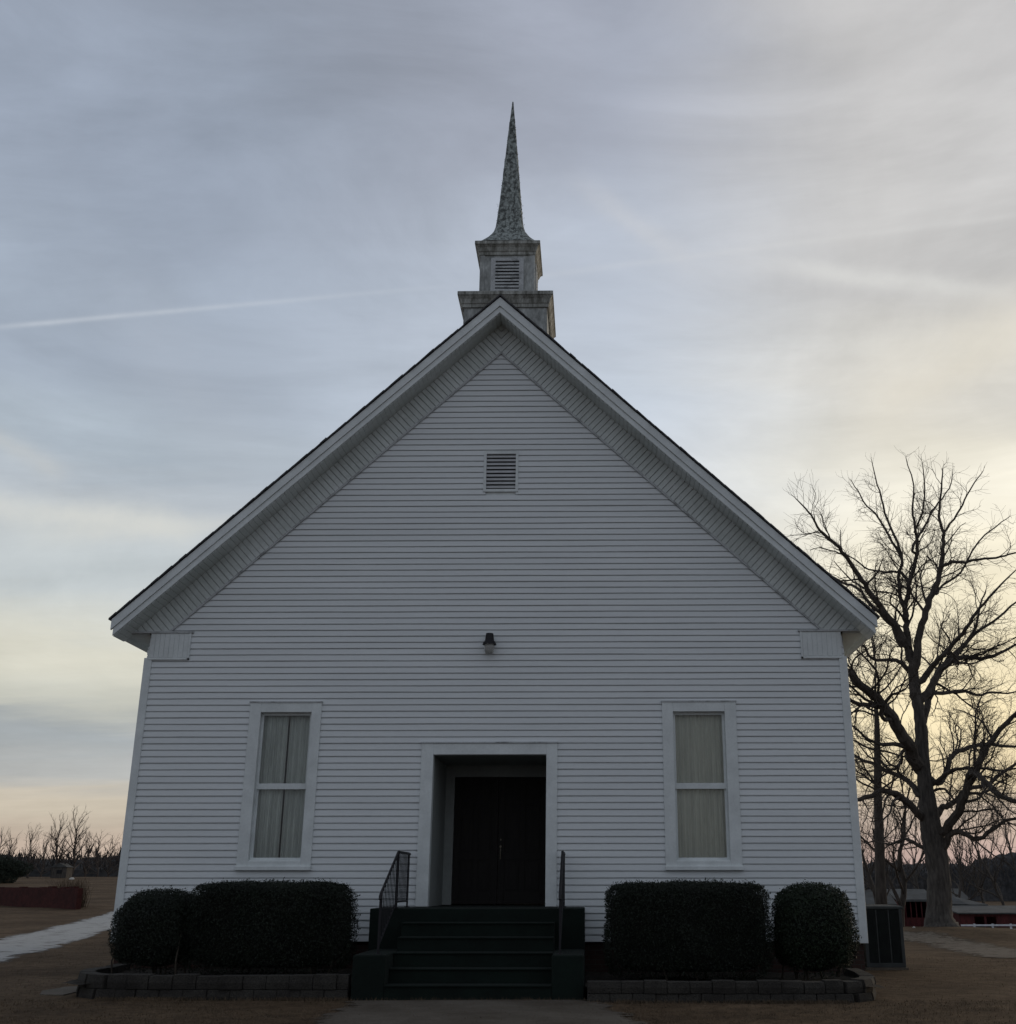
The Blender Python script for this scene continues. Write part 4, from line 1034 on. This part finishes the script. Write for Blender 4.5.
# ================================================================== barn, sheds, rail fence, wires
def barn_at():
    Y = 106.0
    f = lambda x, y, Yq=Y: wY(x, y, Yq)
    e = empty('barn', (f(985, 925).x, Y, T(f(985, 925).x, Y)), 'red barn with grey tin roof and open lean-to, right of the thick trunk', 'barn')
    xl, xr = f(948, 905).x, f(988, 905).x; ze = f(965, 904.5).z; zr = wY(965, 896, Y+6).z; zb = T(xl, Y)-.3
    b = MB(); b.box(xl+.3, xr-.3, Y+.3, Y+11.7, zb, ze); b.build('wall', M['barnred'], e)
    b = MB()
    b.add([(xl, Y, ze), (xr, Y, ze), (xr-1.8, Y+6, zr), (xl, Y+6, zr), (xr, Y+12, ze), (xl, Y+12, ze)], [(0, 1, 2, 3), (3, 2, 4, 5), (1, 4, 2), (0, 3, 5)])
    b.add([(xl, Y, ze-.14), (xr, Y, ze-.14), (xr, Y, ze-.002), (xl, Y, ze-.002)], [(0, 1, 2, 3)])
    n = 26
    for i in range(n): x = xl+(xr-2-xl)*i/n; b.add([(x, Y, ze+.02), (x+.06, Y, ze+.05), (x+.12, Y, ze+.02), (x+.12, Y+6, zr+.02), (x+.06, Y+6, zr+.05), (x, Y+6, zr+.02)], [(0, 1, 4, 5), (1, 2, 3, 4)])
    b.build('roof', M['tin'], e)
    # lean-to in front
    Y2 = Y-7; x0, x1 = wY(958, 915, Y2).x, wY(1050, 915, Y2).x
    zf0, zf1 = wY(975, 912, Y2).z, wY(1016, 913.5, Y2).z; zk = wY(990, 905.5, Y-.1).z; zf = (zf0+zf1)/2
    b = MB()
    b.add([(x0, Y2, zf), (x1, Y2, zf), (x1, Y-.02, zk), (x0, Y-.02, zk), (x0, Y2, zf-.12), (x1, Y2, zf-.12), (x1, Y-.02, zk-.12), (x0, Y-.02, zk-.12)],
          [(0, 1, 2, 3), (7, 6, 5, 4), (0, 4, 5, 1), (1, 5, 6, 2), (3, 2, 6, 7), (0, 3, 7, 4)])
    b.build('lean_to_roof', M['tin'], e)
    b = MB(); xa, xb = wY(975, 915, Y2).x, wY(997, 915, Y2).x; zb2 = T(xa, Y2)-.5
    b.box(x0+.2, xa, Y2+.3, Y2+.45, zb2, zf-.12); b.box(xb, x1-.2, Y2+.3, Y2+.45, zb2, zf-.12); b.box(x0+.2, x0+.35, Y2+.45, Y-.1, zb2, zf-.02)
    b.box(xa, xb, Y2+.3, Y2+.45, zf-.35, zf-.12); b.box((xa+xb)/2-.1, (xa+xb)/2+.1, Y2+.3, Y2+.5, zb2, zf-.35); b.box(x0+.35, x1-.2, Y-.4, Y-.2, zb2, zf)
    b.build('lean_to_wall', M['barnred'], e)
barn_at()
def shed_at(xl_, xr_, Y, yr, ye, label, dep=8, red=True):
    f = lambda x, y: wY(x, y, Y)
    xl, xr = f(xl_, ye).x, f(xr_, ye).x; ze = f((xl_+xr_)/2, ye).z; zr = wY((xl_+xr_)/2, yr, Y+dep/2).z; zb = T((xl+xr)/2, Y)-.4
    e = empty('farm_shed', ((xl+xr)/2, Y, T((xl+xr)/2, Y)), label, 'shed')
    b = MB(); b.box(xl+.3, xr-.3, Y+dep-.4, Y+dep-.2, zb, ze)
    b.box(xl+.3, xl+.5, Y+.2, Y+dep-.4, zb, ze); b.box(xr-.5, xr-.3, Y+.2, Y+dep-.4, zb, ze)
    n = 6
    for i in range(n+1): x = xl+.4+(xr-xl-.8)*i/n; b.box(x-.05, x+.05, Y+.2, Y+.3, zb, ze)
    if red: b.box(xl+.5, xr-.5, Y+.24, Y+.34, zb, zb+(ze-zb)*.42)
    b.build('wall', M['barnred'], e)
    b = MB()
    b.prism_y([(0, 0), (1, 0), (1, 1)], 0, 1) if False else None
    b.add([(xl, Y, ze), (xr, Y, ze), (xr, Y+dep/2, zr), (xl, Y+dep/2, zr), (xr, Y+dep, ze), (xl, Y+dep, ze)], [(0, 1, 2, 3), (3, 2, 4, 5), (1, 4, 2), (0, 3, 5), (0, 5, 4, 1)])
    b.add([(xl, Y-.02, ze-.2), (xr, Y-.02, ze-.2), (xr, Y-.02, ze+.01), (xl, Y-.02, ze+.01)], [(0, 1, 2, 3)])
    b.build('roof', M['tin'], e)
shed_at(896, 936, 104, 889, 899.5, 'open fronted farm shed with grey roof, left of the thick oak trunk')
shed_at(862, 897, 96, 889.5, 904, 'grey roofed shed just beyond the air conditioning unit', dep=7, red=False)
shed_at(947, 970.5, 122, 888.5, 899, 'small high roofed shed behind the left end of the barn', dep=8)
q = onG(923, 925); rock(q.x-.3, q.y+2, T(q.x-.3, q.y+2), .30, 'pale boulder left of the foot of the thick oak trunk', 'boulder', 'boulder', M['block'])
q = onG(914, 928); rock(q.x, q.y, T(q.x, q.y)-.02, .07, 'tiny white stone in the grass left of the oak', 'stone', 'stone', M['stone'])

fe = empty('rail_fence', (wY(988, 930, 71).x, 71, T(wY(988, 930, 71).x, 71)), 'low white two rail fence in front of the red barn', 'fence')
for i in range(9):
    x_ = 975+18.2*(i)-0; X = wY(x_, 930, 71).x; zg = T(X, 71)
    b = MB(); b.box(X-.06, X+.06, 70.94, 71.06, zg-.2, zg+.78); b.build('post', M['whitepaint'], fe)
xa = wY(961, 930, 71).x; xb = wY(975+18.2*8, 930, 71).x
for hh in (.62, .30):
    b = MB(); n = 20
    for i in range(n):
        p, q = xa+(xb-xa)*i/n, xa+(xb-xa)*(i+1)/n; za, zc = T(p, 71)+hh, T(q, 71)+hh
        b.add([(p, 70.90, za), (q, 70.90, zc), (q, 70.90, zc+.12), (p, 70.90, za+.12), (p, 70.93, za), (q, 70.93, zc), (q, 70.93, zc+.12), (p, 70.93, za+.12)], [(0, 1, 2, 3), (7, 6, 5, 4), (3, 2, 6, 7), (0, 4, 5, 1)])
    b.build('rail', M['whitepaint'], fe)
for i, (y0, y1, lbl) in enumerate(((789, 790.5, 'topmost of the thin overhead wires crossing behind the oak'), (797, 798.5, 'middle one of the thin overhead wires crossing behind the oak'), (803, 804.5, 'lowest of the thin overhead wires crossing behind the oak'))):
    a, c = wY(800, y0, 62), wY(1180, y1, 66)
    pts = []
    for k in range(25):
        t = k/24; p = a.lerp(c, t); p.z -= .5*4*t*(1-t)*.5; pts.append(p)
    b = MB(); b.tube(pts, [.016]*25, 4); tag(b.build('power_line', M['wire'], None, loc=tuple(a)), lbl, 'wire', 'overhead wires behind the oak')

# ================================================================== world (evening cirrostratus), sun, camera
SUN_EL, SUN_AZ = math.radians(3.5), math.radians(38)      # azimuth from +Y towards +X
w = bpy.data.worlds.new('World'); scene.world = w; w.use_nodes = True
nt = w.node_tree; N = nt.nodes; L = nt.links; N.clear()
out = N.new('ShaderNodeOutputWorld'); bg = N.new('ShaderNodeBackground'); L.new(bg.outputs[0], out.inputs[0])
tc = N.new('ShaderNodeTexCoord'); DIR = tc.outputs['Generated']
def mth(op, a, b=None, c=None, clampv=False):
    n = N.new('ShaderNodeMath'); n.operation = op; n.use_clamp = clampv
    for i, v in enumerate((a, b, c)):
        if v is None: continue
        if isinstance(v, (int, float)): n.inputs[i].default_value = v
        else: L.new(v, n.inputs[i])
    return n.outputs[0]
def ramp(fac, stops, interp='EASE'):
    n = N.new('ShaderNodeValToRGB'); n.color_ramp.interpolation = interp; e = n.color_ramp.elements
    while len(e) > 1: e.remove(e[-1])
    e[0].position = stops[0][0]; e[0].color = (*lin(stops[0][1]), 1)
    for p, c in stops[1:]: x = e.new(p); x.color = (*lin(c), 1)
    L.new(fac, n.inputs[0]); return n.outputs[0]
def lin(c): return tuple((v/255/12.92 if v/255 <= .04045 else ((v/255+.055)/1.055)**2.4) for v in c)
def mix(f, a, b, mode='MIX'):
    n = N.new('ShaderNodeMixRGB'); n.blend_type = mode
    if isinstance(f, (int, float)): n.inputs[0].default_value = f
    else: L.new(f, n.inputs[0])
    for s_, v in ((1, a), (2, b)):
        if isinstance(v, tuple): n.inputs[s_].default_value = (*v, 1)
        else: L.new(v, n.inputs[s_])
    return n.outputs[0]
sp_ = N.new('ShaderNodeSeparateXYZ'); L.new(DIR, sp_.inputs[0]); DXo, DYo, DZo = sp_.outputs
el = mth('MAXIMUM', DZo, 0)
# warp elevation a little so that the colour bands drift like cloud decks
def wnoise(vec, sc, det=4, ro=.55, dist=0):
    n = N.new('ShaderNodeTexNoise'); n.inputs['Scale'].default_value = sc; n.inputs['Detail'].default_value = det; n.inputs['Roughness'].default_value = ro
    n.inputs['Distortion'].default_value = dist; L.new(vec, n.inputs['Vector']); return n.outputs['Fac']
zz_ = mth('ADD', el, .10)
cu = N.new('ShaderNodeCombineXYZ'); L.new(mth('DIVIDE', DXo, zz_), cu.inputs[0]); L.new(mth('DIVIDE', DYo, zz_), cu.inputs[1])
def mapped(rot, scale, loc=(0, 0, 0)):
    m_ = N.new('ShaderNodeMapping'); m_.inputs['Rotation'].default_value = (0, 0, rot); m_.inputs['Scale'].default_value = scale; m_.inputs['Location'].default_value = loc
    L.new(cu.outputs[0], m_.inputs[0]); return m_.outputs[0]
cl = wnoise(mapped(.35, (.8, 2.2, 1)), 1.0, 6, .55, .6)
elw = mth('ADD', el, mth('MULTIPLY', mth('SUBTRACT', cl, .5), mth('MULTIPLY', el, .35)))
left = ramp(elw, [(0, (150, 140, 140)), (.022, (190, 172, 158)), (.06, (198, 188, 172)), (.085, (170, 172, 172)), (.115, (158, 164, 168)), (.14, (190, 190, 180)), (.17, (202, 200, 187)), (.24, (192, 198, 200)), (.30, (182, 190, 198)), (.335, (172, 183, 194)), (.42, (161, 172, 187)), (.55, (148, 158, 174)), (.68, (138, 146, 160)), (1, (120, 125, 138))])
mid = ramp(elw, [(0, (150, 140, 140)), (.03, (195, 175, 160)), (.10, (188, 186, 182)), (.25, (203, 208, 213)), (.40, (192, 201, 213)), (.50, (178, 186, 199)), (.62, (161, 167, 181)), (.70, (148, 153, 167)), (1, (120, 125, 138))])
right = ramp(elw, [(0, (150, 138, 145)), (.02, (176, 158, 156)), (.05, (186, 172, 162)), (.085, (218, 202, 168)), (.13, (239, 223, 184)), (.22, (240, 230, 202)), (.32, (233, 228, 213)), (.40, (222, 219, 211)), (.50, (199, 198, 197)), (.62, (188, 187, 187)), (1, (150, 150, 155))])
back = ramp(el, [(0, (140, 142, 150)), (.08, (148, 152, 162)), (.25, (150, 157, 167)), (.6, (148, 155, 166)), (1, (132, 138, 150))])
hor = mth('SQRT', mth('ADD', mth('MULTIPLY', DXo, DXo), mth('ADD', mth('MULTIPLY', DYo, DYo), 1e-5)))
az = mth('DIVIDE', DXo, hor)
def mrange(v, a, b, c=0., d=1., smooth=True):
    n = N.new('ShaderNodeMapRange'); n.interpolation_type = 'SMOOTHSTEP' if smooth else 'LINEAR'
    for i, q in enumerate((a, b, c, d)): n.inputs[i+1].default_value = q
    L.new(v, n.inputs[0]); return n.outputs[0]
azn = mth('ADD', az, mth('MULTIPLY', mth('SUBTRACT', cl, .5), .18))
front = mix(mrange(azn, .0, .30), mix(mrange(azn, -.40, -.02), left, mid), right)
fb_ = mrange(mth('DIVIDE', DYo, hor), -.35, .65)
sky = mix(fb_, back, front)
# cirrus texture
c2 = wnoise(mapped(-.5, (.7, 3.0, 1), (3, 1, 0)), 1.6, 7, .6, .9)
c3 = wnoise(mapped(.15, (.35, 1.2, 1), (7, 2, 0)), .9, 3, .5, .3)
md = N.new('ShaderNodeMapping'); md.inputs['Rotation'].default_value = (0, math.radians(-38), 0); md.inputs['Scale'].default_value = (1.1, 1.1, 3.6); L.new(DIR, md.inputs[0])
md2 = N.new('ShaderNodeMapping'); md2.inputs['Rotation'].default_value = (0, math.radians(32), 0); md2.inputs['Scale'].default_value = (1.0, 1.0, 4.2); md2.inputs['Location'].default_value = (4, 2, 1); L.new(DIR, md2.inputs[0])
c6 = mix(mrange(az, -.1, .15), wnoise(md.outputs[0], 2.6, 9, .62, .6), wnoise(md2.outputs[0], 2.4, 9, .62, .6)); c4 = wnoise(DIR, 3.2, 8, .56, .7); c5 = wnoise(mapped(.9, (1.2, 4.5, 1), (1, 5, 0)), 2.2, 8, .62, 1.2)
mod = mth('ADD', 1.04, mth('ADD', mth('MULTIPLY', mth('SUBTRACT', c2, .5), .12), mth('ADD', mth('MULTIPLY', mth('SUBTRACT', c3, .5), .42), mth('ADD', mth('ADD', mth('MULTIPLY', mth('SUBTRACT', c4, .5), .42), mth('MULTIPLY', mth('SUBTRACT', c6, .5), .72)), mth('MULTIPLY', mth('SUBTRACT', c5, .5), .08)))))
vs_ = N.new('ShaderNodeVectorMath'); vs_.operation = 'SCALE'; L.new(sky, vs_.inputs[0]); L.new(mod, vs_.inputs['Scale']); sky = vs_.outputs[0]
# streaks: contrail and a few long cirrus bands, each along a great circle of the sky
def streak(pA, pB, wdeg, amt, colr, ease=.15, rough=.6, fade=(1, 1), sharp=2.):
    a = ray(*pA).normalized(); b_ = ray(*pB).normalized(); n_ = a.cross(b_).normalized(); t_ = n_.cross(a).normalized(); span = math.atan2(b_.dot(t_), b_.dot(a))
    def dot(v):
        n = N.new('ShaderNodeVectorMath'); n.operation = 'DOT_PRODUCT'; L.new(DIR, n.inputs[0]); n.inputs[1].default_value = tuple(v); return n.outputs['Value']
    across = dot(n_); along = mth('DIVIDE', mth('ARCTAN2', dot(t_), dot(a)), span)
    nz = wnoise(DIR, 14, 5, .65); nz2 = wnoise(DIR, 45, 4, .6)
    acr = mth('ADD', across, mth('MULTIPLY', mth('SUBTRACT', nz, .5), math.radians(wdeg)*rough))
    wd = math.radians(wdeg)
    g = mth('POWER', 2.718, mth('MULTIPLY', -1, mth('POWER', mth('DIVIDE', mth('ABSOLUTE', acr), wd), sharp)))
    m0 = mrange(along, -ease, ease, 0, 1) ; m1 = mrange(along, 1-ease, 1+ease, 1, 0)
    lvl = mrange(along, 0, 1, fade[0], fade[1], False)
    k = mth('MULTIPLY', mth('MULTIPLY', g, mth('MULTIPLY', m0, m1)), mth('MULTIPLY', lvl, mth('ADD', .55, mth('MULTIPLY', nz2, .9))))
    return mth('MULTIPLY', k, amt, clampv=True), colr
for s_ in (streak((0, 327), (470, 284), .12, .50, (202, 208, 216), .12, .6, (1, .06)),
           streak((500, 281), (1016, 215), .17, .18, (222, 222, 220), .1, .9, (.3, 1)),
           streak((-60, 505), (190, 527), .75, .80, (212, 213, 208), .15, 1.6, (.8, 1)),
           streak((30, 538), (240, 520), .45, .60, (210, 211, 206), .15, 1.6, (.5, 1)),
           streak((-20, 430), (60, 475), .5, .35, (200, 200, 196), .2, 1.8),
           streak((790, 268), (1000, 292), .45, .38, (226, 226, 222), .3, 2.2),
           streak((590, 190), (690, 262), .6, .30, (208, 208, 210), .4, 2.4),
           streak((860, 420), (1060, 300), 1.6, .35, (232, 224, 206), .3, 1.2),
           streak((-40, 590), (200, 560), 1.0, .30, (156, 166, 172), .2, 1.2),
           streak((120, 300), (300, 560), 2.2, .20, (182, 188, 198), .3, 1.2)):
    sky = mix(s_[0], sky, lin(s_[1]))
ny = N.new('ShaderNodeTexSky'); ny.sky_type = 'NISHITA'; ny.sun_disc = False; ny.sun_elevation = SUN_EL; ny.sun_rotation = SUN_AZ; ny.altitude = 200
nys = N.new('ShaderNodeVectorMath'); nys.operation = 'SCALE'; L.new(ny.outputs[0], nys.inputs[0]); nys.inputs['Scale'].default_value = .10
sky = mix(.94, nys.outputs[0], sky)                    # overcast deck in front of the clear evening sky
L.new(sky, bg.inputs[0]); bg.inputs[1].default_value = 1.07

sl = bpy.data.lights.new('sun', 'SUN'); sl.energy = .5; sl.angle = math.radians(12); sl.color = (1, .80, .58)
so_ = bpy.data.objects.new('sun', sl); COL.objects.link(so_)
dsun = Vector((math.sin(SUN_AZ)*math.cos(SUN_EL), math.cos(SUN_AZ)*math.cos(SUN_EL), math.sin(SUN_EL)))
so_.rotation_euler = (-dsun).to_track_quat('-Z', 'Y').to_euler(); so_.location = (30, 40, 30)

cd = bpy.data.cameras.new('camera'); co = bpy.data.objects.new('camera', cd); COL.objects.link(co); scene.camera = co
cd.sensor_fit = 'HORIZONTAL'; cd.sensor_width = 36; cd.lens = F*36/1016
cd.shift_x = (508-PX)/1016; cd.shift_y = (PY-512)/1016; cd.clip_end = 6000; cd.clip_start = .1
co.location = CAM; co.rotation_euler = (PI/2+PITCH, 0, -YAW)
scene.view_settings.view_transform = 'Standard'; scene.view_settings.look = 'None'
scene.view_settings.exposure = 0; scene.view_settings.gamma = 1
scene.render.resolution_x = 1016; scene.render.resolution_y = 1024
